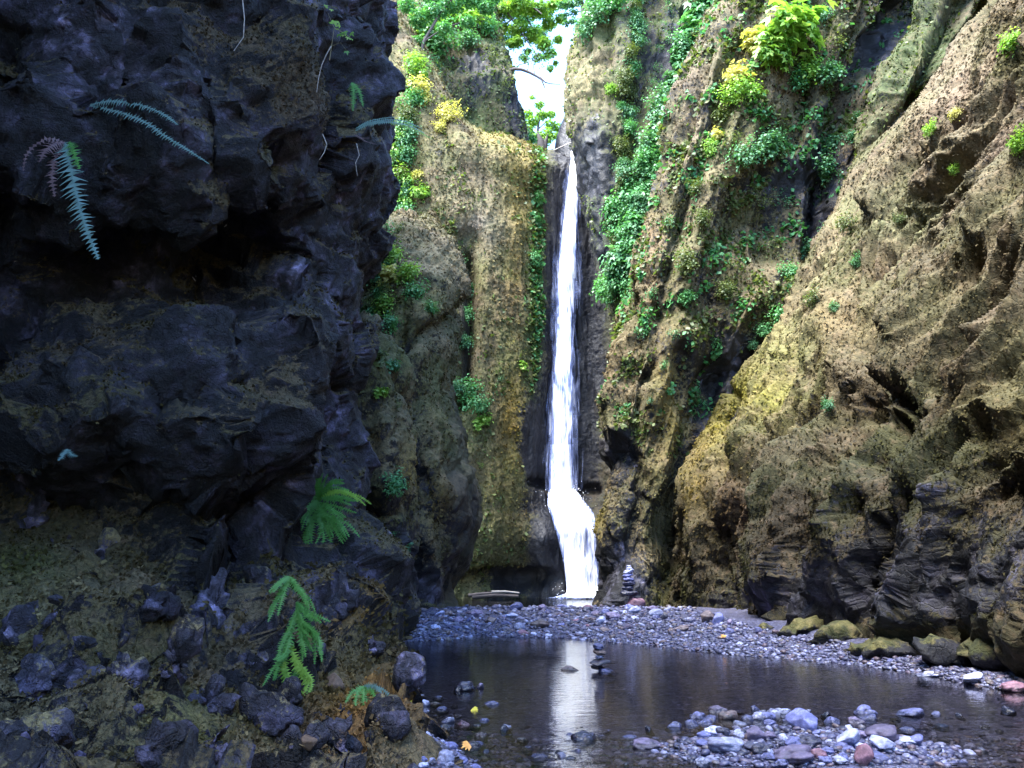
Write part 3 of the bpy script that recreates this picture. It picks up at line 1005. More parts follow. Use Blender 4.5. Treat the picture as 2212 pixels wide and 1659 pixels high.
def water_material(name, tint, ripple, sx=1.6, sy=6.0):
    m, nt, out = new_mat(name)
    tc = N(nt, 'ShaderNodeTexCoord')
    mp = N(nt, 'ShaderNodeMapping')
    mp.inputs['Scale'].default_value = (sx, sy, 1)
    L(nt, tc.outputs['Object'], mp.inputs['Vector'])
    n1 = noise(nt, 1.0, 4, .55, mp.outputs['Vector'], .4)
    n2 = noise(nt, 3.4, 3, .5, mp.outputs['Vector'], .3)
    area = noise(nt, .35, 2, .5, tc.outputs['Object'])
    h = math_n(nt, 'ADD', n1.outputs['Fac'], math_n(nt, 'MULTIPLY', n2.outputs['Fac'], .35))
    sep = N(nt, 'ShaderNodeSeparateXYZ')
    L(nt, tc.outputs['Object'], sep.inputs[0])
    riffle = maprange(nt, sep.outputs[1], 6.5, 9.5, 1.0, .22)      # shallow riffle at the tail of the pool
    amt = math_n(nt, 'MULTIPLY', maprange(nt, area.outputs['Fac'], .35, .65, .5, 1.2), riffle)
    bp = N(nt, 'ShaderNodeBump')
    bp.inputs['Distance'].default_value = ripple
    L(nt, amt, bp.inputs['Strength'])
    L(nt, h, bp.inputs['Height'])
    fr = N(nt, 'ShaderNodeFresnel')
    fr.inputs['IOR'].default_value = 2.4
    L(nt, bp.outputs['Normal'], fr.inputs['Normal'])
    gl = N(nt, 'ShaderNodeBsdfGlossy')
    gl.inputs['Roughness'].default_value = .05
    L(nt, bp.outputs['Normal'], gl.inputs['Normal'])
    tr = N(nt, 'ShaderNodeBsdfTransparent')
    tr.inputs['Color'].default_value = (*tint, 1)
    mx = N(nt, 'ShaderNodeMixShader')
    L(nt, fr.outputs[0], mx.inputs[0])
    L(nt, tr.outputs[0], mx.inputs[1])
    L(nt, gl.outputs[0], mx.inputs[2])
    L(nt, mx.outputs[0], out.inputs['Surface'])
    return m


def sheet(name, x0, x1, y0, y1, z, mat):
    me = quad_mesh(name, [(x0, y0, z), (x1, y0, z), (x1, y1, z), (x0, y1, z)], [(0, 1, 2, 3)])
    return tag(link(name, me, mat), kind='structure')


sheet('pool_water', -9, 12, -11, 27, 0.0, water_material('clear_pool_water', (.84, .82, .82), .026))
sheet('plunge_pool_water', -9, 6, 28.2, 50, PLUNGE, water_material('green_pool_water', (.25, .33, .27), .12, 1.0, 2.5))


# ------------------------------------------------------------------ waterfall
def water_sheet_material(name, edge_pow=1.0, dens=1.0, sx=9.0, sz=.55):
    m, nt, out = new_mat(name)
    tc = N(nt, 'ShaderNodeTexCoord')
    s = N(nt, 'ShaderNodeAttribute', attribute_name='edge').outputs['Fac']
    thick = N(nt, 'ShaderNodeAttribute', attribute_name='thick').outputs['Fac']
    mp = N(nt, 'ShaderNodeMapping')
    mp.inputs['Scale'].default_value = (sx, sx * .4, sz)
    L(nt, tc.outputs['Object'], mp.inputs['Vector'])
    n1 = noise(nt, 1.0, 5, .65, mp.outputs['Vector'], .6)
    mp2 = N(nt, 'ShaderNodeMapping')
    mp2.inputs['Scale'].default_value = (1.2, .5, .33)
    L(nt, tc.outputs['Object'], mp2.inputs['Vector'])
    n2 = noise(nt, 1.0, 3, .6, mp2.outputs['Vector'], .8)
    k = math_n(nt, 'ADD', math_n(nt, 'MULTIPLY', s, 1.5 * edge_pow), thick)
    k = math_n(nt, 'ADD', k, maprange(nt, n1.outputs['Fac'], .3, .7, -.75, .45))
    k = math_n(nt, 'ADD', k, maprange(nt, n2.outputs['Fac'], .35, .65, -.35, .2))
    al = maprange(nt, k, .0, 1.0, 0, 1.0 * dens)
    d = N(nt, 'ShaderNodeBsdfDiffuse')
    st = math_n(nt, 'ADD', math_n(nt, 'MULTIPLY', k, .35), math_n(nt, 'ADD', math_n(nt, 'MULTIPLY', n1.outputs['Fac'], .6), math_n(nt, 'MULTIPLY', n2.outputs['Fac'], .35)))
    wc = ramp(nt, st, [(.45, (.16, .22, .50)), (.74, (.42, .50, .86)), (.95, (.95, .97, 1.0))]).outputs['Color']
    L(nt, wc, d.inputs['Color'])
    t = N(nt, 'ShaderNodeBsdfTranslucent')
    L(nt, wc, t.inputs['Color'])
    add = N(nt, 'ShaderNodeMixShader')
    add.inputs[0].default_value = .4
    L(nt, d.outputs[0], add.inputs[1])
    L(nt, t.outputs[0], add.inputs[2])
    tr = N(nt, 'ShaderNodeBsdfTransparent')
    mx = N(nt, 'ShaderNodeMixShader')
    L(nt, al, mx.inputs[0])
    L(nt, tr.outputs[0], mx.inputs[1])
    L(nt, add.outputs[0], mx.inputs[2])
    L(nt, mx.outputs[0], out.inputs['Surface'])
    return m


M['fall'] = water_sheet_material('falling_water')
M['veil'] = water_sheet_material('thin_spray', .7, .55, 6.0, .35)
M['cascade'] = water_sheet_material('cascade_water', 1.0, 1.0, 11.0, .8)


def fall_part(name, rows, mat, parent, nr, nc, bulge, thick_f, seed, edge_gain=1.0):
    vs = np.array([r[0] for r in rows], float)
    V = np.linspace(vs[0], vs[-1], nr)
    UL = np.interp(V, vs, [r[1] for r in rows])
    UR = np.interp(V, vs, [r[2] for r in rows])
    YD = np.interp(V, vs, [r[3] for r in rows])
    kw = max(3, nr // 14) | 1
    UL, UR, YD = (np.convolve(np.pad(a_, kw // 2, 'edge'), np.ones(kw) / kw, 'valid') for a_ in (UL, UR, YD))
    verts, edge, thick = [], [], []
    for k in range(nr):
        for j in range(nc):
            s = j / (nc - 1)
            y = YD[k] - bulge * math.sin(math.pi * s)
            verts.append(P(UL[k] + (UR[k] - UL[k]) * s, V[k], y))
            edge.append(min(1, edge_gain * 1.6 * math.sin(math.pi * s)) - .25)
            thick.append(thick_f(V[k], s))
    vv = np.array(verts)
    wob = fbm(vv * np.array([3.0, 1.0, .35]), 1.0, 3, seed)
    vv[:, 1] -= .16 * wob + .10 * np.abs(fbm(vv * np.array([7.0, 1.0, .8]), 1.0, 2, seed + 9))
    vv[:, 0] += .05 * fbm(vv * np.array([.5, .5, 1.0]), .8, 2, seed + 3)
    me = quad_mesh(name, vv, grid_quads(nr, nc))
    set_float(me, 'edge', edge)
    set_float(me, 'thick', thick)
    return link(name, me, mat, parent)


def wall_y(u0, u1, v):
    c = CLIFFS['D']
    k = (c['u'] > u0) & (c['u'] < u1) & (np.abs(c['v'] - v) < 14)
    return float(c['p'][k, 1].min()) if k.any() else 46.0


fall_root = bpy.data.objects.new('waterfall', None)
COL.objects.link(fall_root)
tag(fall_root, 'tall thin white waterfall dropping down the dark wet chute into the plunge pool', 'waterfall')
up = [(326, 1234, 1261), (360, 1231, 1259), (400, 1227, 1256), (441, 1221, 1250), (520, 1212, 1248), (610, 1204, 1245), (700, 1200, 1242), (781, 1195, 1240), (860, 1192, 1241), (936, 1189, 1242), (1000, 1186, 1240), (1060, 1184, 1242)]
ymin = np.array([wall_y(a - 5, b + 5, v) for v, a, b in up])
ysm = np.minimum(ymin, np.convolve(np.pad(ymin, 1, 'edge'), np.ones(3) / 3, 'valid')) - .22
ysm[0] = ymin[0] + .1
rows_up = [(v, a, b, y) for (v, a, b), y in zip(up, ysm)]
fall_part('plunge', rows_up, M['fall'], fall_root, 320, 26, .3, lambda v, s: (.95 if v < 400 else .7 if v < 600 else .30 if v < 960 else .7) + .35 * (1 - s) * (v < 700) - .1 * s, 300)
fall_part('veil', [(v, a - 14 - (v - 330) * .012, b + 10 + (v - 330) * .018, y + .12) for v, a, b, y in rows_up[1:]], M['veil'], fall_root, 200, 26, .1, lambda v, s: .05, 310, .8)
yl = float(ysm[-1])
casc = [(1046, 1196, 1232, yl + .2), (1060, 1184, 1246, yl - .1), (1085, 1182, 1264, yl - .5), (1103, 1185, 1280, yl - .7), (1146, 1199, 1291, yl - 1.0), (1189, 1211, 1294, yl - 1.2), (1232, 1220, 1299, yl - 1.35), (1275, 1224, 1299, yl - 1.45), (1292, 1222, 1300, yl - 1.55)]
ymin2 = [min(wall_y(a - 5, b + 5, v), y + .3) for v, a, b, y in casc]
casc = [(v, a, b, min(y, m - .2)) for (v, a, b, y), m in zip(casc, ymin2)]
fall_part('cascade', casc, M['cascade'], fall_root, 200, 60, .35,
          lambda v, s: .95 - smooth01((v - 1095) / 60) * (.20 + .50 * smooth01((s - .25) / .35) - .4 * smooth01((s - .86) / .1) * (1 - smooth01((v - 1150) / 60))) + .7 * smooth01((v - 1245) / 35), 320, 1.5)
# foam where it lands
fy = casc[-1][3]
cxw = P(1262, 1288, fy)[0]
verts, quads = [], []
fb = bpy.data.meshes.new('foam')
nr, nc = 14, 40
for r in range(nr):
    for c in range(nc):
        a = c / nc * math.tau
        t = r / (nr - 1)
        R = 1.9 * t
        h = .42 * (1 - t) ** 1.2
        px, py = cxw + R * 1.15 * math.cos(a), fy - .15 + R * .9 * math.sin(a)
        h *= 1 + 1.2 * float(perlin(np.array([[px * 4, py * 4, 3.0]]), 9)[0])
        verts.append((px, py, PLUNGE + .02 + max(h, .0)))
for r in range(nr - 1):
    for c in range(nc):
        quads.append((r * nc + c, (r + 1) * nc + c, (r + 1) * nc + (c + 1) % nc, r * nc + (c + 1) % nc))
me = quad_mesh('foam', verts, quads)
rr = np.repeat(np.linspace(0, 1, nr), nc)
set_float(me, 'edge', (1 - rr) * 1.0)
set_float(me, 'thick', 1.1 - 1.1 * rr)
link('foam', me, M['cascade'], fall_root)

# drops thrown off the ledge and the foot of the fall
rs = np.random.default_rng(8)
nd = 700
tt = rs.random(nd)
uu = np.where(tt < .5, rs.normal(1226, 22, nd), rs.normal(1262, 26, nd))
vv = np.where(tt < .5, 1062 - np.abs(rs.normal(0, 10, nd)) + rs.uniform(0, 50, nd), 1290 - np.abs(rs.normal(0, 16, nd)))
cen = np.array([P(a, b, yl - .9 - rs.uniform(0, .9)) for a, b in zip(uu, vv)])
oc = np.array([(1, 0, 0), (-1, 0, 0), (0, 1, 0), (0, -1, 0), (0, 0, 1.5), (0, 0, -1.5)]) * .5
of = np.array([(0, 2, 4), (2, 1, 4), (1, 3, 4), (3, 0, 4), (2, 0, 5), (1, 2, 5), (3, 1, 5), (0, 3, 5)])
V_ = (cen[:, None, :] + oc[None] * (rs.uniform(.012, .04, nd))[:, None, None]).reshape(-1, 3)
me = bpy.data.meshes.new('spray')
me.from_pydata([tuple(x) for x in V_], [], [tuple(int(i) for i in t) for t in (of[None] + (np.arange(nd) * 6)[:, None, None]).reshape(-1, 3)])
me.update()
M['drops'] = stone_material('water_drops', (.8, .83, .95), (.88, .9, .97), (.95, .96, 1.0), .4)
tag(link('spray', me, M['drops'], fall_root), kind='stuff')

# ------------------------------------------------------------------ stones
import bmesh


def ico(sub):
    bm = bmesh.new()
    bmesh.ops.create_icosphere(bm, subdivisions=sub, radius=1.0)
    v = np.array([x.co[:] for x in bm.verts], np.float32)
    f = np.array([[l.index for l in fc.verts] for fc in bm.faces], np.int32)
    bm.free()
    return v, f


def tri_mesh(name, v, f, smooth=True):
    me = bpy.data.meshes.new(name)
    v = np.asarray(v, np.float32)
    f = np.asarray(f, np.int32)
    me.vertices.add(len(v))
    me.vertices.foreach_set('co', v.ravel())
    me.loops.add(f.size)
    me.loops.foreach_set('vertex_index', f.ravel())
    me.polygons.add(len(f))
    me.polygons.foreach_set('loop_start', np.arange(len(f), dtype=np.int32) * 3)
    if smooth:
        me.polygons.foreach_set('use_smooth', np.ones(len(f), bool))
    me.update(calc_edges=True)
    return me


I3v, I3f = ico(4)
I1v, I1f = ico(2)


def cobble_shape(seed, lump=.27):
    v = I3v.copy()
    d = lump * perlin(v * .9 + seed * 7.1, seed) + .10 * perlin(v * 2.1 + seed, seed + 1) + .025 * perlin(v * 5 + seed, seed + 2)
    _, _, fb, _ = worley(v * 1.3 + seed * 3.3, seed + 60)
    return v * (1 + d + .16 * fb + .012 * perlin(v * 11 + seed, seed))[:, None]


def chip_shape(seed, planes=13, soft=.035):
    r = np.random.default_rng(seed)
    n = r.normal(size=(planes, 3))
    n /= np.linalg.norm(n, axis=1, keepdims=True)
    dist = r.uniform(.55, .95, planes)
    dots = I3v @ n.T
    t = np.where(dots > 1e-3, dist / np.maximum(dots, 1e-3), 9)
    t = np.minimum(np.sort(t, axis=1)[:, 0], 1.25)
    v = I3v * t[:, None]
    return v * (1 + soft * perlin(v * 3 + seed, seed) + .018 * perlin(v * 9 + seed, seed + 1))[:, None]


COBBLES = [cobble_shape(s) for s in range(1, 9)]
CHIPS = [chip_shape(s) for s in range(20, 30)]
_stone_cache = {}


def stone_mesh(kind, idx, mat):
    key = (kind, idx, mat)
    if key not in _stone_cache:
        v = (COBBLES if kind == 'c' else CHIPS)[idx]
        me = tri_mesh('stone', v, I3f)
        me.materials.append(M[mat])
        _stone_cache[key] = me
    return _stone_cache[key]


def stone(u, v, w, h, mat, label, kind='c', name='stone', cat='stone', group=None, sink=.25, rz=None, tilt=.15, at=None, depth=None, idx=None, base=None, rx=0.0):
    """a stone whose picture is w x h pixels with its middle at u, v; it stands on the bed"""
    if at is None:
        x, y, z = (float(a[0]) for a in hits(u, v + h * .35))
        at = (x, y, max(float(gz(x, y)[0]), -.05))
    x, y, z = at
    dist = math.hypot(math.hypot(x, y), z - CAMZ)
    a = w * dist / F / 2
    c = max(h * dist / F / 2, a * .3)
    b = a * random.uniform(.7, 1.0)
    idx = random.randrange(8) if idx is None else idx
    o = bpy.data.objects.new(name, stone_mesh(kind, idx, mat))
    COL.objects.link(o)
    a, b, c = a * .92, b * .92, c * .82
    o.scale = (a, b, c * (1 + sink * .35))
    o.rotation_euler = (random.uniform(-tilt, tilt) + rx, random.uniform(-tilt, tilt), random.uniform(0, .5) if rz is None else rz)
    o.location = (x, y, z + c * (1 - sink * 1.3)) if base is None else (x, y, base + c)
    tag(o, label, cat, group)
    return o


BAR = 'stones on the gravel bar'
SHORE = 'stones along the left shore'
HEAP = 'stones heaped in the shallow stream'
# left shore
for a in [
    (1003, 1488, 48, 32, 'st_dark', 'round dark boulder standing in the pool off the left shore', 'c', SHORE),
    (1036, 1487, 22, 22, 'st_purple', 'small pinkish stone leaning on the round dark boulder in the pool', 'p', SHORE),
    (1057, 1524, 38, 18, 'st_blue', 'pointed pale blue stone tip breaking the pool surface', 'p', SHORE),
    (912, 1524, 34, 29, 'st_pale', 'smooth egg shaped white stone among the grey left shore cobbles', 'c', SHORE),
    (885, 1530, 27, 17, 'st_blue', 'smooth blue grey cobble touching the egg shaped white stone', 'c', SHORE),
    (906, 1604, 56, 46, 'st_pale', 'biggest pale speckled boulder at the edge of the left shore', 'c', SHORE),
    (963, 1645, 36, 36, 'st_pale', 'tall pale rounded stone cut by the bottom edge of the photo', 'c', SHORE),
    (961, 1576, 32, 22, 'st_dark', 'round dark grey cobble beside the reddish slab on the left shore', 'c', SHORE),
    (1001, 1566, 40, 26, 'st_pink', 'dull red slab lying among the left shore cobbles', 'p', SHORE),
    (1045, 1562, 27, 19, 'st_blue', 'dark blue cobble at the waterline beyond the dull red slab', 'c', SHORE),
    (1094, 1573, 28, 23, 'st_pale', 'pale pointed stone standing in the shallows below the pool', 'p', SHORE),
    (1131, 1571, 34, 15, 'st_blue', 'low wedge of grey stone right of the pale pointed stone', 'p', SHORE),
    (1263, 1597, 60, 31, 'st_dark', 'wet black oval boulder in the shallows below the waterfall reflection', 'c', HEAP),
    (1359, 1597, 40, 19, 'st_blue', 'flat grey stone between the wet black boulder and the long purple one', 'c', HEAP),
    (1398, 1612, 62, 28, 'st_purple', 'long purple log shaped stone lying in the shallows', 'c', HEAP),
    (1216, 1639, 36, 22, 'st_pale', 'white streaked stone near the bottom edge below the black oval boulder', 'p', HEAP),
    (1303, 1643, 34, 15, 'st_purple', 'thin flat purple stone at the bottom edge left of the long stone', 'c', HEAP),
    (1519, 1655, 34, 24, 'st_pale', 'white rounded stone on the bottom edge left of the heap', 'c', HEAP),
    (1039, 1594, 30, 22, 'st_brown', 'brown cobble half sunk behind the dark stones of the left shallows', 'c', SHORE),
    (1022, 1618, 34, 28, 'st_dark', 'black upright cobble in the left shallows', 'c', SHORE),
    (1231, 1447, 44, 22, 'st_brown', 'flat grey brown stone out in the pool left of the small cairn', 'p', HEAP),
    # heap on the right
    (1571, 1609, 76, 36, 'st_pale', 'largest pale blue flat boulder at the left front of the heap', 'c', HEAP),
    (1719, 1629, 90, 38, 'st_purple', 'longest purple brown boulder at the front of the heap', 'c', HEAP),
    (1769, 1628, 34, 26, 'st_pink', 'pink stone end on beside the longest purple brown boulder', 'c', HEAP),
    (1903, 1612, 50, 36, 'st_pale', 'bright white angular block at the right front of the heap', 'p', HEAP),
    (1867, 1642, 36, 46, 'st_pink', 'red triangular stone standing on end at the bottom edge', 'p', HEAP),
    (1824, 1646, 20, 24, 'st_blue', 'small rounded stone between the pink one and the red triangle', 'c', HEAP),
    (1833, 1600, 58, 36, 'st_pale', 'jagged pale block behind the bright white angular block', 'p', HEAP),
    (1908, 1588, 66, 34, 'st_purple', 'broad smooth purple boulder at the right of the heap', 'c', HEAP),
    (1749, 1601, 50, 22, 'st_dark', 'dark stone with a pale cap in the middle of the heap', 'c', HEAP),
    (1737, 1563, 64, 46, 'st_blue', 'tallest blue grey block at the back of the heap', 'p', HEAP),
    (1596, 1566, 42, 24, 'st_pale', 'flat topped white stone on the left of the heap', 'p', HEAP),
    (1616, 1557, 30, 24, 'st_blue', 'blue cobble behind the flat topped white stone', 'c', HEAP),
    (1655, 1553, 46, 30, 'st_blue', 'domed grey boulder left of the tallest blue grey block', 'c', HEAP),
    (1694, 1542, 40, 24, 'st_pale', 'white capped stone at the back edge of the heap', 'c', HEAP),
    (1633, 1537, 28, 20, 'st_blue', 'light blue pebble at the back edge of the heap', 'p', HEAP),
    (1551, 1540, 42, 28, 'st_purple', 'round violet boulder at the left back of the heap', 'c', HEAP),
    (1535, 1557, 30, 22, 'st_blue', 'blue oval cobble below the round violet boulder', 'c', HEAP),
    (1575, 1551, 46, 32, 'st_brown', 'brown cobble right of the round violet boulder', 'c', HEAP),
    (1494, 1566, 30, 26, 'st_blue', 'grey cobble alone in the water left of the heap', 'c', HEAP),
    (1459, 1573, 40, 22, 'st_blue', 'glistening wet stone furthest left of the heap', 'p', HEAP),
    (1544, 1583, 46, 24, 'st_pale', 'pale low stone above the largest pale blue flat boulder', 'c', HEAP),
    (1598, 1588, 24, 18, 'st_pale', 'small white stone wedged above the largest flat boulder', 'c', HEAP),
    (1633, 1587, 42, 36, 'st_purple', 'violet angular block in the centre left of the heap', 'p', HEAP),
    (1872, 1541, 42, 30, 'st_blue', 'dark blue dome at the right back of the heap', 'c', HEAP),
    (1966, 1545, 64, 28, 'st_blue', 'long jagged blue slab at the right back of the heap', 'p', HEAP),
    (1961, 1604, 46, 18, 'st_pale', 'flat white stone at the right tip of the heap', 'c', HEAP),
    (1644, 1624, 42, 26, 'st_dark', 'dark cobble in front of the violet angular block', 'c', HEAP),
    (1714, 1600, 38, 24, 'st_blue', 'grey cobble behind the longest purple brown boulder', 'c', HEAP),
    (1904, 1642, 46, 20, 'st_blue', 'flat blue slab below the bright white angular block', 'p', HEAP),
    (2102, 1464, 50, 26, 'st_pale', 'pale blue stone at the right end of the far waterline', 'p', BAR),
    (2008, 1461, 52, 14, 'st_pale', 'thin pale flat stone lying in the pool by the right bank', 'c', BAR),
    (2176, 1537, 30, 24, 'st_dark', 'black wet stone in the riffle near the right edge', 'p', HEAP),
    (2190, 1484, 46, 24, 'st_pink', 'pink stone at the waterline on the right edge', 'c', BAR),
    # gravel bar
    (1326, 1331, 36, 20, 'st_purple', 'smooth purple oval boulder in the middle of the gravel bar', 'c', BAR),
    (1370, 1318, 26, 18, 'st_pale', 'white block right of the purple oval boulder', 'p', BAR),
    (1416, 1326, 32, 24, 'st_pale', 'pale lilac peaked block on the gravel bar', 'p', BAR),
    (1434, 1334, 18, 15, 'st_dark', 'black triangular stone leaning on the pale lilac block', 'p', BAR),
    (1300, 1340, 24, 18, 'st_pale', 'white chipped stone left of the purple oval boulder', 'p', BAR),
    (1350, 1321, 13, 12, 'st_pale', 'small white round stone behind the purple oval boulder', 'c', BAR),
    (1530, 1333, 35, 33, 'st_brown', 'tall grey brown block beside the blue block at the right wall', 'p', BAR),
    (1553, 1337, 30, 26, 'st_blue', 'deep blue block leaning on the tall grey brown block', 'p', BAR),
    (1577, 1345, 14, 20, 'st_purple', 'upright splinter of stone right of the deep blue block', 'p', BAR),
    (1576, 1362, 26, 18, 'st_blue', 'grey stone just above the orange leaf on the bar', 'p', BAR),
    (1640, 1364, 28, 14, 'st_blue', 'grey angular block lying at the foot of the mossy boulders', 'p', BAR),
    (1118, 1312, 32, 20, 'st_blue', 'dark wedge of stone at the left back crest of the bar', 'p', BAR),
    (1145, 1303, 22, 14, 'st_brown', 'brown rock on the back crest of the bar left of the falls', 'p', BAR),
    (1172, 1314, 22, 18, 'st_purple', 'purple rock on the back crest of the bar under the falls', 'p', BAR),
    (1216, 1309, 28, 15, 'st_pale', 'brightest white rock on the back crest of the bar', 'p', BAR),
    (1270, 1316, 26, 14, 'st_pink', 'rust red rock on the back crest right of the falls', 'p', BAR),
    (990, 1321, 19, 8, 'st_pale', 'white flat stone at the left back of the bar', 'c', BAR),
    (1103, 1331, 32, 11, 'st_pale', 'long white flat stone on the left of the bar', 'p', BAR),
    (1131, 1368, 28, 17, 'st_pink', 'reddish boulder at the near waterline of the bar', 'p', BAR),
    (1153, 1371, 14, 10, 'st_pale', 'small white stone touching the reddish waterline boulder', 'c', BAR),
    (1184, 1373, 21, 9, 'st_pale', 'white oval stone at the waterline above the reflection', 'c', BAR),
    (1168, 1348, 50, 20, 'st_brown', 'long brown mossy stone in the middle of the left bar', 'c', BAR),
    (941, 1357, 22, 15, 'st_pale', 'pale lilac cobble on the left of the bar', 'c', BAR),
    (886, 1348, 22, 18, 'st_blue', 'dark cobble touching the left cliff on the bar', 'c', BAR),
    (990, 1338, 24, 18, 'st_purple', 'violet rounded stone on the left of the bar', 'c', BAR),
]:
    u, v, w_, h_, mt, lab, kd, grp = a
    stone(u, v, w_, h_, mt, lab, 'c' if kd == 'c' else 'p', group=grp)

# boulders by the right wall
BLD = 'boulders below the right wall'
for u, v, w_, h_, mt, lab, kd in [
    (1419, 1288, 18, 24, 'st_brown', 'brown boulder leaning against the pale blue split boulder', 'p'),
    (1436, 1277, 34, 24, 'st_pale', 'pale blue split boulder between the tall cairn and the right wall', 'p'),
    (1458, 1291, 14, 11, 'st_pale', 'small white stone right of the pale blue split boulder', 'p'),
    (1402, 1295, 14, 9, 'st_blue', 'small grey stone between the tall cairn and the split boulder', 'p'),
    (1464, 1302, 24, 18, 'st_dark', 'dark boulder in front of the pale blue split boulder', 'p'),
]:
    stone(u, v, w_, h_, mt, lab, kd, name='boulder', cat='boulder', group=BLD)


def cairn(u, v, layers, group, z_guess=0.0):
    x, y, z = (float(a[0]) for a in hits(u, v))
    z = max(z, -.06)
    dist = math.hypot(y, x)
    top = z - .02
    for (du, w_, h_, mt, kd, lab, tl) in layers:
        a, c = w_ * dist / F / 2, h_ * dist / F / 2
        o = bpy.data.objects.new('cairn_stone', stone_mesh(kd, random.randrange(8), mt))
        COL.objects.link(o)
        o.scale = (a, a * .85, c * 1.12)
        o.rotation_euler = (random.uniform(-.08, .08), tl, random.uniform(-.4, .4))
        o.location = (x + du * dist / F, y, top + c * .92)
        top += c * 1.86
        tag(o, lab, 'stone', group)


cairn(1361, 1311, [(10, 46, 25, 'st_pink', 'p', 'red brown boulder carrying the tall cairn', 0), (0, 38, 12, 'st_dark', 'c', 'broad dark slab at the bottom of the tall cairn', .05), (-2, 26, 10, 'st_dark', 'c', 'black stone second in the tall cairn', 0),
                  (0, 28, 10, 'st_dark', 'c', 'wide dark stone third in the tall cairn', -.05), (-1, 22, 8, 'st_blue', 'c', 'grey blue stone at mid height of the tall cairn', .05), (-2, 20, 8, 'st_blue', 'c', 'pale grey stone below the white one of the tall cairn', -.15),
                  (0, 22, 9, 'st_pale', 'c', 'tilted white stone near the top of the tall cairn', -.25), (1, 13, 5, 'st_pale', 'c', 'small white stone second from the top of the tall cairn', 0), (0, 9, 4, 'st_pale', 'c', 'tiny white stone on top of the tall cairn', 0)], 'stones of the tall cairn', .4)
cairn(1298, 1457, [(12, 52, 13, 'st_blue', 'p', 'flat grey slab under the small cairn in the pool', 0), (-6, 32, 9, 'st_dark', 'p', 'dark blue chunk second in the small pool cairn', .1), (-2, 48, 13, 'st_dark', 'p', 'wide tilted dark slab of the small pool cairn', -.2), (-2, 18, 8, 'st_pale', 'c', 'pale pebble on the tilted slab of the small cairn', 0),
                  (-1, 27, 11, 'st_brown', 'c', 'brown oval stone near the top of the small cairn', .1), (-4, 22, 13, 'st_blue', 'c', 'grey egg shaped stone crowning the small pool cairn', .2)], 'stones of the small cairn')
stone(1326, 1430, 18, 8, 'st_brown', 'pale brown chip lying right of the small pool cairn', 'c', group=HEAP)

# the many plainer stones
def scatter(n, region, sizes, mats, label, group, seed, kinds='cp', minsep=.8):
    r = random.Random(seed)
    placed = []
    tries = 0
    while len(placed) < n and tries < n * 60:
        tries += 1
        u, v = region(r)
        w_ = r.uniform(*sizes) * (1.0 if r.random() < .75 else 1.35)
        if any(abs(u - a) < (w_ + b) * .5 * minsep and abs(v - c) < (w_ + b) * .5 * .55 * minsep for a, c, b in placed):
            continue
        placed.append((u, v, w_))
        mt = r.choice(mats)
        stone(u, v, w_, w_ * r.uniform(.45, .75), mt, label[mt], r.choice(kinds), group=group + ' - ' + mt[3:] if False else group)


def in_poly(poly):
    us = [p[0] for p in poly]
    vs = [p[1] for p in poly]

    def f(r):
        while True:
            u, v = r.uniform(min(us), max(us)), r.uniform(min(vs), max(vs))
            c = False
            for (x0, y0), (x1, y1) in zip(poly, poly[1:] + poly[:1]):
                if (y0 > v) != (y1 > v) and u < (x1 - x0) * (v - y0) / (y1 - y0) + x0:
                    c = not c
            if c:
                return u, v
    return f


def labs(where):
    return {'st_blue': 'blue grey cobble ' + where, 'st_pale': 'pale lilac cobble ' + where, 'st_dark': 'small dark wet cobble ' + where, 'st_purple': 'dull purple cobble ' + where,
            'st_pink': 'small reddish cobble ' + where, 'st_brown': 'plain brown cobble ' + where}


MIXA = ['st_blue'] * 5 + ['st_dark'] * 3 + ['st_purple'] * 2 + ['st_pale'] * 2 + ['st_brown']
scatter(62, in_poly([(850, 1490), (925, 1490), (1010, 1545), (1060, 1600), (1080, 1659), (880, 1659), (865, 1560)]), (15, 29), MIXA, labs('in the scatter on the left shore'), 'plain cobbles of the left shore', 1)
scatter(52, in_poly([(1470, 1560), (1560, 1530), (1880, 1532), (2010, 1560), (1990, 1610), (1900, 1650), (1600, 1650), (1500, 1610)]), (18, 36), ['st_blue'] * 5 + ['st_purple'] * 3 + ['st_pale'] * 3 + ['st_dark'], labs('filling gaps in the stone heap'), 'plain cobbles of the heap', 2)
scatter(34, in_poly([(1080, 1580), (1500, 1575), (1560, 1659), (1080, 1659)]), (14, 30), ['st_blue'] * 4 + ['st_dark'] * 4 + ['st_purple'] * 2, labs('half sunk in the foreground shallows'), 'plain cobbles of the shallows', 3)
scatter(14, in_poly([(2000, 1540), (2205, 1545), (2205, 1655), (2000, 1655)]), (12, 28), ['st_blue'] * 3 + ['st_dark'] * 4 + ['st_purple'] * 2, labs('awash in the riffle at the right'), 'plain cobbles of the riffle', 4)
scatter(48, in_poly([(890, 1318), (1100, 1308), (1480, 1312), (1560, 1350), (1480, 1380), (1180, 1365), (900, 1372)]), (9, 24), ['st_blue'] * 4 + ['st_dark'] * 3 + ['st_purple'] * 4 + ['st_pale'] * 3 + ['st_brown'] * 4 + ['st_pink'], labs('strewn over the gravel bar'), 'plain cobbles of the bar', 5)
scatter(8, in_poly([(1560, 1355), (1800, 1400), (2000, 1440), (1800, 1425), (1600, 1400)]), (8, 15), ['st_blue'] * 3 + ['st_pale'] * 3, labs('on the bar along the right wall'), 'plain cobbles of the right bar', 6)

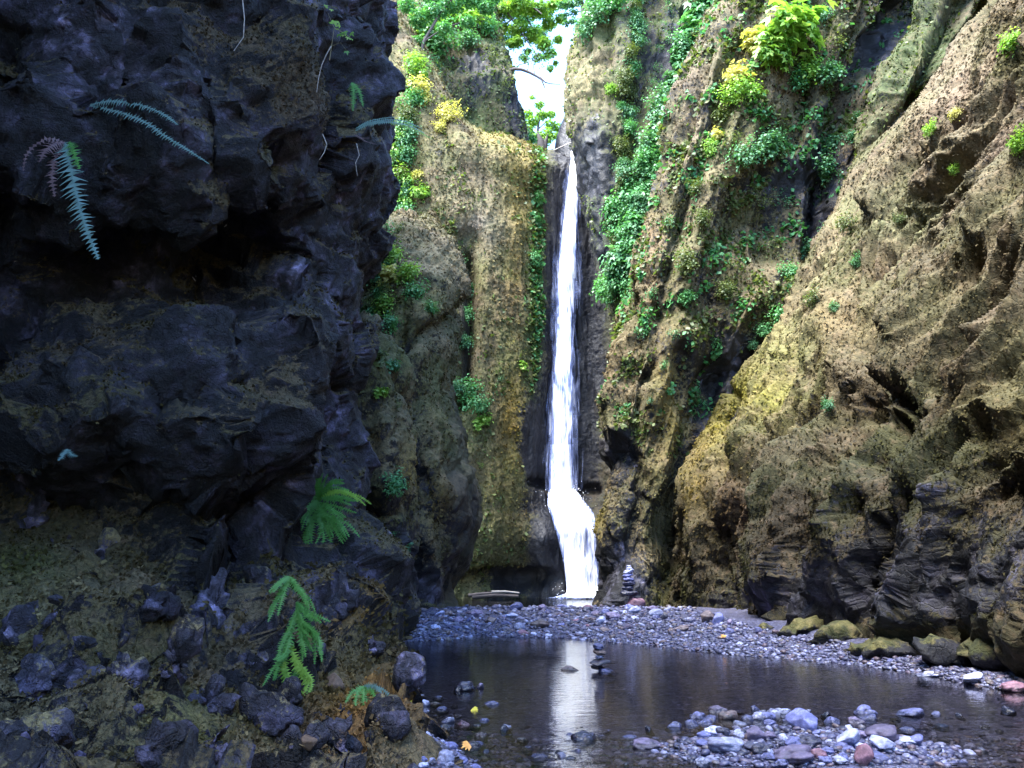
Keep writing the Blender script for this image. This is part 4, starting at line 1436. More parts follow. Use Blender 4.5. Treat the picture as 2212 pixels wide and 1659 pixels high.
# gravel: small stones nobody could count
def gravel():
    base = I1v
    nb = len(base)
    pos, size = [], []

    def add(n, reg, s, seed):
        r = random.Random(seed)
        uv = np.array([reg(r) for _ in range(n)])
        X, Y, Z = hits(uv[:, 0], uv[:, 1])
        for x, y in zip(X, Y):
            pos.append((x, y))
            size.append(s[0] * (s[1] / s[0]) ** (r.random() ** 1.6) * math.hypot(x, y) / F)
    add(7500, in_poly([(870, 1320), (1100, 1303), (1480, 1308), (1620, 1352), (1900, 1405), (2212, 1470), (2212, 1500), (1950, 1455), (1620, 1420), (1290, 1390), (1190, 1380), (870, 1390)]), (3, 12), 1)
    add(2600, in_poly([(840, 1490), (930, 1495), (1010, 1545), (1090, 1600), (1110, 1659), (860, 1659)]), (4, 12), 2)
    add(900, in_poly([(1440, 1570), (1560, 1530), (1880, 1530), (2030, 1560), (1990, 1620), (1900, 1659), (1560, 1659)]), (5, 14), 3)
    add(2600, in_poly([(1080, 1590), (1450, 1580), (2212, 1575), (2212, 1659), (1080, 1659)]), (5, 17), 4)
    pos_a = np.array(pos)
    s = np.array(size)
    n = len(s)
    z = gz(pos_a[:, 0], pos_a[:, 1])
    r = np.random.default_rng(5)
    shp = base[None] * (1 + .28 * np.stack([perlin(base * 1.1 + k * 9.3, k) for k in range(12)], 0)[r.integers(0, 12, n)][:, :, None])
    sc3 = np.stack([r.uniform(.8, 1.3, n), r.uniform(.6, 1.0, n), r.uniform(.35, .7, n)], -1) * s[:, None] * .62
    ang = r.uniform(0, math.tau, n)
    q = shp * sc3[:, None, :]
    ca, sa = np.cos(ang)[:, None], np.sin(ang)[:, None]
    X = q[:, :, 0] * ca - q[:, :, 1] * sa
    Y = q[:, :, 0] * sa + q[:, :, 1] * ca
    tx = r.uniform(-.5, .5, n)[:, None]
    Z = q[:, :, 2] + X * tx * .6
    v = np.stack([X + pos_a[:, 0:1], Y + pos_a[:, 1:2], Z + (z + sc3[:, 2] * .45)[:, None]], -1).reshape(-1, 3)
    f = (I1f[None] + (np.arange(n) * nb)[:, None, None]).reshape(-1, 3)
    me = tri_mesh('gravel', v, f)
    m, nt, out = new_mat('gravel_stones')
    geo = N(nt, 'ShaderNodeNewGeometry')
    c = ramp(nt, geo.outputs['Random Per Island'], [(0, (.02, .02, .035)), (.3, (.04, .041, .09)), (.55, (.08, .078, .15)), (.68, (.10, .065, .075)), (.76, (.10, .085, .075)), (.84, (.15, .15, .25)), (1, (.27, .28, .42))]).outputs['Color']
    tc = N(nt, 'ShaderNodeTexCoord')
    n1 = noise(nt, 30, 4, .7, tc.outputs['Object'])
    c = mixcol(nt, maprange(nt, n1.outputs['Fac'], .4, .7, 0, .5), c, (.06, .06, .085))
    b = N(nt, 'ShaderNodeBsdfPrincipled')
    L(nt, c, b.inputs['Base Color'])
    b.inputs['Roughness'].default_value = .5
    L(nt, b.outputs[0], out.inputs['Surface'])
    tag(link('gravel', me, m), 'blue grey gravel and small pebbles of the stream bed', 'gravel', kind='stuff')


gravel()

# boulders bedded in the left bank
M['bk_blue'] = stone_material('basalt_blue', (.02, .02, .042), (.036, .036, .075), (.075, .075, .14), .6, 14)
M['bk_purple'] = stone_material('basalt_purple', (.018, .015, .03), (.034, .028, .056), (.07, .06, .11), .6, 14)
M['bk_dark'] = stone_material('basalt_black', (.006, .006, .01), (.014, .013, .021), (.034, .032, .052), .6, 14)
M['bk_brown'] = stone_material('basalt_rusty', (.035, .02, .012), (.06, .036, .02), (.1, .065, .045), .7, 14)
BANK = 'boulders of the left bank'
for u, v, w_, h_, mt, lab, kd in [
    (545, 1575, 165, 100, 'bk_dark', 'largest dark purple boulder at the foot of the left bank', 'p'),
    (679, 1580, 52, 62, 'bk_dark', 'dark drop shaped stone right of the largest purple boulder', 'c'),
    (50, 1390, 110, 100, 'bk_blue', 'large blue violet boulder at the left edge of the bank', 'p'),
    (558, 1456, 66, 80, 'bk_purple', 'violet knobbly boulder beside the hanging ferns', 'p'),
    (368, 1440, 62, 110, 'bk_purple', 'tall violet boulder in the middle of the left bank', 'p'),
    (189, 1420, 110, 116, 'bk_dark', 'dark pitted boulder right of the blue violet one', 'p'),
    (537, 1282, 84, 100, 'bk_dark', 'dark squarish block set in the bank above the violet knobbly boulder', 'p'),
    (735, 1318, 76, 90, 'bk_dark', 'squarish black block standing right of the hanging ferns', 'p'),
    (55, 1490, 100, 90, 'bk_blue', 'blue boulder with a pale patch low on the left bank', 'p'),
    (150, 1530, 110, 90, 'bk_purple', 'purple boulder in the lower left bank', 'p'),
    (35, 1630, 100, 70, 'bk_blue', 'blue violet stone in the bottom left corner', 'p'),
    (640, 1625, 60, 60, 'bk_blue', 'blue upright stone at the bottom of the bank', 'p'),
    (710, 1620, 80, 60, 'bk_brown', 'rusty brown boulder at the bottom of the bank', 'p'),
    (730, 1545, 38, 44, 'bk_purple', 'lilac stone below the small dark fern', 'c'),
    (800, 1405, 50, 60, 'bk_blue', 'grey shard standing near the tip of the left bank', 'p'),
    (850, 1560, 50, 60, 'bk_dark', 'dark mossy boulder at the water end of the left bank', 'p'),
    (840, 1610, 60, 60, 'bk_purple', 'grey violet boulder at the tip of the bank by the pebbles', 'c'),
    (330, 1630, 90, 50, 'bk_dark', 'dark boulder at the bottom edge left of the yellow moss', 'p'),
    (888, 1462, 26, 36, 'bk_purple', 'lilac rock face at the waterline of the left bank', 'p'),
    (210, 1200, 60, 60, 'bk_purple', 'purple stone in the moss high on the left bank', 'p'),
    (245, 1565, 90, 80, 'bk_dark', 'dark angular block between the purple boulder and the yellow moss', 'p'),
    (425, 1520, 80, 90, 'bk_purple', 'purple wedge of rock left of the largest boulder', 'p'),
    (300, 1345, 90, 70, 'bk_dark', 'dark shelf of rock under the dry moss ledge', 'p'),
    (120, 1320, 90, 60, 'bk_blue', 'blue grey shelf of rock above the large blue violet boulder', 'p'),
    (450, 1625, 100, 60, 'bk_purple', 'purple slab at the bottom edge by the yellow moss', 'p'),
    (620, 1530, 60, 70, 'bk_dark', 'black block behind the tips of the hanging fern', 'p'),
    (440, 1310, 70, 90, 'bk_blue', 'blue slanting rock high in the middle of the bank', 'p'),
    (245, 1470, 70, 70, 'bk_purple', 'purple knob between the dark pitted boulder and the tall violet one', 'p'),
    (30, 1140, 80, 110, 'bk_purple', 'dark purple block at the left edge above the mossy ledge', 'p'),
]:
    p, n_, bn = surf('A', u, v)
    dist = float(np.linalg.norm(p - np.array([0, 0, CAMZ])))
    a, c = .62 * w_ * dist / F, .62 * h_ * dist / F
    bi = len([1 for q_ in bpy.data.objects if q_.name.startswith('boulder')])
    sv = (COBBLES if kd == 'c' else CHIPS)[bi % 8]
    bv = sv * np.array([a, min(a, c) * .9, c])
    bn_ = sv / np.linalg.norm(sv, axis=1, keepdims=True)
    _, _, fa_, ca_ = worley(bv * 3.2, 500 + bi)
    _, _, fb_, cb_ = worley(bv * 8.5, 600 + bi)
    bv = bv + bn_ * (.20 * fa_ + .07 * fb_ + .03 * fbm(bv, 2.5, 3, 700 + bi))[:, None]
    bv, bt_ = fracture(bv, bn_, bv, np.array([4.5, 4.5, 4.5]) / max(a * 2.2, .35), 540 + bi, np.full(len(bv), .85), .15)
    me = tri_mesh('boulder', bv, I3f)
    set_float(me, 'moss', -.02 + .42 * bn_[:, 2] + .45 * fbm(bv, 1.8, 3, 800 + bi))
    set_float(me, 'wet', np.zeros(len(bv)))
    set_float(me, 'tone', {'bk_blue': 7.0, 'bk_purple': 5.2, 'bk_dark': 2.0, 'bk_brown': 3.4}[mt] * np.exp(.25 * ca_) * bt_)
    set_color(me, 'mcol', np.tile(np.array((.20, .165, .085)) if mt != 'bk_brown' else np.array((.22, .12, .045)), (len(bv), 1)))
    o = link('boulder', me, M['cliff_near'])
    o.rotation_euler = (random.uniform(-.3, .3), random.uniform(-.3, .3), random.uniform(-.4, .4))
    o.location = p + np.array([0, min(a, c) * .78, 0])
    tag(o, lab, 'boulder', BANK)

# smaller stones bedded in the bank
rb_ = random.Random(91)
for k in range(9):
    u, v = rb_.uniform(10, 840), rb_.uniform(1330, 1655)
    if v < 1480 and 380 < u < 620:
        continue
    p, n_, bn = surf('A', u, v)
    dist = float(np.linalg.norm(p - np.array([0, 0, CAMZ])))
    a = rb_.uniform(9, 24) * dist / F
    mt = rb_.choice(['bk_blue', 'bk_purple', 'bk_purple', 'bk_brown'])
    o = bpy.data.objects.new('stone', stone_mesh('p', rb_.randrange(10), mt))
    COL.objects.link(o)
    o.scale = (a, a * .8, a * rb_.uniform(.6, 1.1))
    o.rotation_euler = (rb_.uniform(-.5, .5), rb_.uniform(-.5, .5), rb_.uniform(-3, 3))
    o.location = p + np.array([0, a * .35, 0])
    tag(o, {'bk_blue': 'small blue basalt stone in the moss of the left bank', 'bk_purple': 'small purple basalt stone in the moss of the left bank', 'bk_brown': 'small rusty stone in the moss of the left bank'}[mt], 'stone', 'small stones in the left bank')

# mossy boulders at the foot of the right face
def mossy_boulder(u, v, w_, h_, lab, green=True, idx=0):
    x, y, _z = (float(a_[0]) for a_ in hits(u, v + h_ * .5))
    dist = math.hypot(x, y)
    a, c = .42 * w_ * dist / F, .42 * h_ * dist / F
    vv = CHIPS[idx] * np.array([a, a * .8, c * .85])
    d1, _, _, _ = worley(vv * 5 + idx, 70 + idx)
    nrm = CHIPS[idx] / np.linalg.norm(CHIPS[idx], axis=1, keepdims=True)
    vv = vv + nrm * (.10 * (1 - d1) + .16 * fbm(vv, 1.6, 3, 71 + idx) + .05 * fbm(vv, 6, 2, 73))[:, None]
    vv, _ = fracture(vv, nrm, vv, np.array([3.0, 3.0, 3.0]), 40 + idx, np.full(len(vv), .7), .2)
    me = tri_mesh('mossy_boulder', vv, I3f)
    up_ = nrm[:, 2]
    set_float(me, 'moss', (.42 if green else .0) + .7 * up_ + .7 * fbm(vv, 1.5, 2, 72))
    set_float(me, 'wet', np.zeros(len(vv)))
    set_float(me, 'tone', np.ones(len(vv)))
    k = smooth01(fbm(vv, 3.0, 3, 75 + idx) * 1.4 + .45)[:, None]
    set_color(me, 'mcol', np.array((.035, .038, .014)) * (1 - k) + np.array((.105, .092, .035)) * k)
    o = link('mossy_boulder', me, M['cliff'])
    o.location = (x, y + a * .4, .1 + c * .75)
    tag(o, lab, 'boulder', 'mossy boulders along the right wall')


for k, a in enumerate([(1740, 1338, 110, 60, 'low yellow green moss mound beside the gravel bar'), (1830, 1352, 120, 56, 'wide olive moss mound right of the yellow green one'), (1869, 1322, 54, 58, 'dark egg shaped boulder above the olive moss mound', False),
                       (1972, 1345, 90, 80, 'pale topped boulder with a cap of yellow moss by the right wall'), (2165, 1402, 130, 84, 'shaggy green moss mound at the right edge of the bank'), (1925, 1390, 110, 60, 'brown moss covered rubble mound below the pale topped boulder'),
                       (2050, 1400, 120, 80, 'dark rock hump between the rubble mound and the shaggy green mound', False), (1660, 1345, 50, 30, 'small grey stone lump left of the yellow green mound', False),
    (1790, 1375, 60, 26, 'low mossy cobble below the olive moss mound'), (1880, 1402, 80, 36, 'low brown moss cobble at the edge of the right bar'), (2100, 1350, 110, 80, 'tall mossy lump against the right wall'), (2030, 1350, 70, 60, 'bare dark lump between two mossy lumps', False), (2195, 1330, 90, 90, 'green topped lump at the far right of the wall foot')]):
    mossy_boulder(*a[:5], green=(len(a) < 6), idx=k % 10)
#@@PART3@@
# ------------------------------------------------------------------ plants
def leaf_quads(r, pos, nrm, size, lobes=1, droop=.4):
    """leaves as folded blades; every leaf is one island of quads"""
    n = len(pos)
    nrm = nrm / np.linalg.norm(nrm, axis=1, keepdims=True)
    t = r.normal(size=(n, 3))
    t[:, 2] -= droop * 2
    t -= nrm * np.sum(t * nrm, 1, keepdims=True)
    t /= np.maximum(np.linalg.norm(t, axis=1, keepdims=True), 1e-6)
    s = np.cross(nrm, t)
    sz = size * r.uniform(.6, 1.3, n)[:, None]
    verts, quads = [], []
    if lobes == 1:
        q = np.stack([pos, pos + (t * .55 + s * .36 + nrm * .10) * sz, pos + (t * 1.05 - nrm * .12) * sz, pos + (t * .55 - s * .36 + nrm * .10) * sz], 1)
        return q.reshape(-1, 3), (np.arange(n)[:, None] * 4 + np.arange(4)[None])
    # several lobes that share the stalk point
    per = 1 + 3 * lobes
    out = np.zeros((n, per, 3))
    out[:, 0] = pos
    qs = []
    for k in range(lobes):
        a = (k - (lobes - 1) / 2) * (1.9 / max(lobes - 1, 1))
        d = t * math.cos(a) + s * math.sin(a)
        e = np.cross(nrm, d)
        ln = 1.0 if k == (lobes - 1) // 2 else .8
        out[:, 1 + 3 * k] = pos + (d * .55 * ln + e * .22 + nrm * .06) * sz
        out[:, 2 + 3 * k] = pos + (d * 1.05 * ln - nrm * .12) * sz
        out[:, 3 + 3 * k] = pos + (d * .55 * ln - e * .22 + nrm * .06) * sz
        qs.append(np.array([0, 1 + 3 * k, 2 + 3 * k, 3 + 3 * k]))
    qs = np.stack(qs)
    quads = (np.arange(n)[:, None, None] * per + qs[None]).reshape(-1, 4)
    return out.reshape(-1, 3), quads


def bush_mesh(name, seed, n, size, lobes, flat=.6, clumps=9, spread=.38):
    r = np.random.default_rng(seed)
    c = r.normal(size=(clumps, 3))
    c /= np.linalg.norm(c, axis=1, keepdims=True)
    c *= r.uniform(.25, .85, clumps)[:, None]
    k = r.integers(0, clumps, n)
    off = r.normal(size=(n, 3)) * spread * .62
    pos = (c[k] + off)
    nrm = off + c[k] * .3 + np.array([0, -.25, .75]) + r.normal(size=(n, 3)) * .35
    pos = pos * np.array([1, flat, .85])
    v, q = leaf_quads(r, pos, nrm, size, lobes)
    return quad_mesh(name, v, q, smooth=False)


BUSH = {k: [] for k in ('fine', 'broad', 'sparse')}
for s in range(5):
    BUSH['fine'].append(bush_mesh('foliage', 400 + s, 620, .16, 1, clumps=14))
    BUSH['broad'].append(bush_mesh('foliage', 420 + s, 190, .34, 3, clumps=8, spread=.45))
    BUSH['sparse'].append(bush_mesh('foliage', 440 + s, 150, .13, 1, clumps=12, spread=.3))
_bm = {}


def bush_data(kind, idx, mat):
    key = (kind, idx, mat)
    if key not in _bm:
        me = BUSH[kind][idx].copy()
        me.name = 'foliage'
        me.materials.append(M[mat])
        _bm[key] = me
    return _bm[key]


def bush(key, u, v, rpx, mat, label, group=None, kind='fine', sz=(1, 1), out=.32, name='shrub', cat='shrub', at=None):
    p, n_, bn = surf(key, u, v) if at is None else (np.array(at), np.array([0, -1, 0]), np.array([0, -1, .2]))
    dist = float(np.linalg.norm(p - np.array([0, 0, CAMZ])))
    R = 1.3 * rpx * dist / F
    o = bpy.data.objects.new(name, bush_data(kind, random.randrange(5), mat))
    COL.objects.link(o)
    o.scale = (R * sz[0], R, R * sz[1])
    o.rotation_euler = (random.uniform(-.2, .2), random.uniform(-.3, .3), math.atan2(bn[0], -bn[1]) + random.uniform(-.4, .4))
    o.location = p + bn * R * out
    tag(o, label, cat, group)
    return o


def along(poly, n, jit, r):
    seg = [math.dist(a, b) for a, b in zip(poly[:-1], poly[1:])]
    tot = sum(seg)
    for k in range(n):
        d = (k + r.random()) / n * tot
        for (a, b), s in zip(zip(poly[:-1], poly[1:]), seg):
            if d <= s:
                yield a[0] + (b[0] - a[0]) * d / s + r.uniform(-jit, jit), a[1] + (b[1] - a[1]) * d / s + r.uniform(-jit, jit) * .6
                break
            d -= s


R1 = random.Random(3)
# the two hanging strips of green right of the falls
for u, v in along([(1545, -20), (1520, 60), (1490, 130), (1455, 210), (1430, 290), (1395, 370), (1365, 440), (1345, 520), (1335, 600), (1345, 640)], 74, 30, R1):
    bush('F1', u, v, R1.uniform(16, 30), R1.choice(['leaf_green', 'leaf_teal', 'leaf_teal', 'leaf_green']), 'green shrub in the dense strip hanging along the diagonal rib right of the falls', 'shrubs in the dense hanging strip', R1.choice(['fine', 'fine', 'broad']), (1, 1.15))
for u, v in along([(1385, -10), (1372, 80), (1362, 160), (1352, 240), (1350, 330), (1340, 420)], 24, 13, R1):
    bush('F1', u, v, R1.uniform(10, 19), R1.choice(['leaf_green', 'leaf_teal', 'leaf_olive']), 'small green shrub in the thin strip beside the tan brow right of the falls', 'shrubs in the thin hanging strip', 'fine', (1, 1.2))
for u, v in along([(1430, 20), (1420, 130), (1400, 240), (1380, 330)], 16, 20, R1):
    bush('F1', u, v, R1.uniform(8, 15), R1.choice(['leaf_teal', 'leaf_olive']), 'dark little shrub in the shaded hollow between the two green strips', 'shrubs in the shaded hollow', 'sparse')
for u, v in along([(1330, 470), (1325, 540), (1338, 600), (1342, 660)], 9, 10, R1):
    bush('F1', u, v, R1.uniform(10, 18), 'leaf_olive', 'olive shrub at the lower tip of the green strip beside the chute', 'olive shrubs beside the chute', 'fine', (.9, 1.3))
# bright shrubs on the plant-hung wall
for u, v, rp, mt, kd, lab in [
    (1715, 80, 46, 'leaf_lime', 'broad', 'brightest lime green maple shrub high on the right wall'), (1665, 95, 30, 'leaf_lime', 'broad', 'lime shrub at the left shoulder of the brightest maple'), (1625, 100, 26, 'leaf_yellow', 'broad', 'pale yellow maple shrub left of the bright lime one'),
    (1665, 130, 28, 'leaf_lime', 'broad', 'yellow green shrub right under the bright lime maple'), (1590, 160, 24, 'leaf_yellow', 'broad', 'golden leaved shrub on its own below the pale yellow maple'), (1570, 165, 16, 'leaf_yellow', 'broad', 'small yellow shrub at the rib edge left of the golden one'),
    (1600, 195, 28, 'leaf_lime', 'fine', 'yellow green shrub spilling below the golden leaves'), (1570, 215, 24, 'leaf_lime', 'fine', 'lime fringe of leaves hanging down the rib'), (1545, 250, 22, 'leaf_olive', 'fine', 'olive tuft lower on the lime fringe'),
    (1550, 285, 15, 'leaf_yellow', 'broad', 'small golden shrub at mid height by the rib'), (1530, 315, 18, 'leaf_lime', 'fine', 'yellow green tuft below the small golden shrub'), (1750, 145, 26, 'leaf_lime', 'fine', 'pale lime shrub under the right end of the bright maple'),
    (1790, 165, 26, 'leaf_teal', 'fine', 'bluish ferny shrub right of the pale lime one'), (1730, 180, 22, 'leaf_green', 'fine', 'green shrub beneath the pale lime one'), (1780, 365, 30, 'leaf_teal', 'fine', 'pale green ferny shrub by the dark cleft'),
    (1790, 310, 22, 'leaf_teal', 'fine', 'bluish shrub above the pale green ferny one'), (1650, 310, 36, 'leaf_teal', 'fine', 'broad blue green shrub in the middle of the plant-hung wall'), (1610, 340, 30, 'leaf_teal', 'fine', 'blue green shrub left of the broad one'),
    (1690, 290, 22, 'leaf_teal', 'sparse', 'thin twiggy shrub right of the broad blue green one'), (1590, 300, 20, 'leaf_olive', 'sparse', 'thin olive shrub above the blue green pair'), (1840, 250, 16, 'leaf_teal', 'fine', 'little shrub deep in the dark cleft'),
    (1835, 290, 16, 'leaf_teal', 'fine', 'lower little shrub in the dark cleft'), (1750, 540, 26, 'leaf_teal', 'fine', 'ferny shrub against the edge of the leaning face'), (1790, 500, 22, 'leaf_teal', 'fine', 'shrub tucked behind the crest of the leaning face'),
    (1700, 580, 20, 'leaf_green', 'fine', 'green shrub halfway down beside the leaning face'), (1690, 680, 22, 'leaf_green', 'fine', 'bright green shrub overhanging the dark hollow'), (1720, 610, 24, 'leaf_olive', 'fine', 'olive fern clump at the edge of the leaning face'),
    (1655, 715, 16, 'leaf_green', 'fine', 'small green tuft above the black gap'), (1630, 750, 12, 'leaf_teal', 'fine', 'tiny fern in the black gap'), (1545, 745, 14, 'leaf_green', 'sparse', 'sprig in the hollow right of the yellow rib'),
    (1480, 650, 18, 'leaf_green', 'fine', 'green tuft on the middle rib above the hollow'), (1415, 630, 16, 'leaf_green', 'sparse', 'leafy sprig on the tan rib'), (1385, 720, 16, 'leaf_teal', 'sparse', 'bluish sprig low on the tan rib'),
    (1450, 720, 15, 'leaf_teal', 'sparse', 'hanging sprig between the two lower ribs'), (1430, 780, 14, 'leaf_green', 'sparse', 'long hanging sprig under the bluish ones'), (1365, 640, 10, 'leaf_teal', 'sparse', 'little sprig on the chute side of the rib'),
    (1520, 470, 22, 'leaf_olive', 'fine', 'olive shrub on the middle of the tan rib'), (1480, 560, 26, 'leaf_olive', 'fine', 'wide olive shrub where the ribs split'), (1600, 580, 28, 'leaf_olive', 'sparse', 'dry twiggy shrub in the middle of the wall'),
    (1660, 530, 30, 'leaf_olive', 'sparse', 'grey green shrub on the mossy shelf'), (1560, 620, 22, 'leaf_olive', 'fine', 'yellow olive moss shrub below the shelf'), (1450, 480, 18, 'leaf_teal', 'sparse', 'thin bluish shrub on the upper tan rib'),
    (1640, 420, 26, 'leaf_olive', 'sparse', 'ragged shrub above the mossy shelf'), (1700, 430, 24, 'leaf_teal', 'sparse', 'ragged bluish shrub right of the one above the shelf'), (1500, 400, 20, 'leaf_olive', 'fine', 'olive shrub clinging to the upper rib'),
    (1770, 30, 16, 'leaf_teal', 'fine', 'small bluish shrub at the top of the wall'), (1800, 90, 26, 'leaf_olive', 'sparse', 'grey shrub right of the brightest maple'), (1640, 180, 26, 'leaf_olive', 'sparse', 'dull shrub in the shade under the maples'),
    (1520, 880, 12, 'leaf_teal', 'sparse', 'small sprig in the dark lower gully'), (1400, 860, 10, 'leaf_teal', 'sparse', 'sprig beside the yellow moss low on the wall'), (1360, 205, 14, 'leaf_lime', 'fine', 'lone lime tuft on the dark buttress'),
]:
    if lab.startswith('lone lime'):
        bush('F1', 1315, 285 - 90, rp, mt, lab, 'shrubs on the right wall', kd)
    else:
        bush('F2', u, v, rp, mt, lab, 'shrubs on the right wall', kd)
# leaning face: a few clinging plants
for u, v, rp, mt, lab in [(2185, 92, 22, 'leaf_lime', 'yellow green tuft at the top right of the leaning face'), (1985, 200, 20, 'leaf_lime', 'lime tuft on the rib at the top of the right cleft'), (1965, 230, 12, 'leaf_green', 'small green tuft below the lime one by the cleft'),
                          (2060, 245, 12, 'leaf_yellow', 'yellow tuft near the crest of the leaning face'), (2010, 275, 14, 'leaf_lime', 'pale yellow tuft below the crest of the leaning face'), (2060, 365, 12, 'leaf_lime', 'small tuft in the upper groove of the leaning face'),
                          (1945, 480, 12, 'leaf_olive', 'olive tuft in the middle of the leaning face'), (1850, 560, 14, 'leaf_teal', 'pale sprig near the left crest of the leaning face'), (1800, 660, 12, 'leaf_teal', 'bluish sprig in the furrow left of centre'),
                          (1790, 870, 16, 'leaf_teal', 'hanging sprig above the dark hollow of the leaning face'), (1775, 790, 10, 'leaf_dry', 'pale dry rosette above the hanging sprig'), (2205, 310, 20, 'leaf_lime', 'lime frond tuft at the right edge of the photo'),
                          (1760, 640, 20, 'leaf_olive', 'grassy fringe on the left crest of the leaning face'), (1835, 480, 20, 'leaf_olive', 'grassy fringe higher on the crest')]:
    bush('H' if 'cleft' in lab else 'G', u, v, rp, mt, lab, 'tufts on the leaning face', 'fine')

# green curtain that shows past the edge of the dark cliff
for u, v in along([(915, 110), (892, 220), (870, 320), (852, 420), (842, 500), (826, 590), (812, 680), (800, 760)], 54, 20, R1):
    bush('D' if v < 480 else 'B', u, v, R1.uniform(12, 23), R1.choice(['leaf_green', 'leaf_lime', 'leaf_olive', 'leaf_green', 'leaf_teal']), 'green shrub in the leafy curtain along the edge of the dark left cliff', 'shrubs in the curtain by the dark cliff', R1.choice(['fine', 'fine', 'sparse']), (1, 1.2))
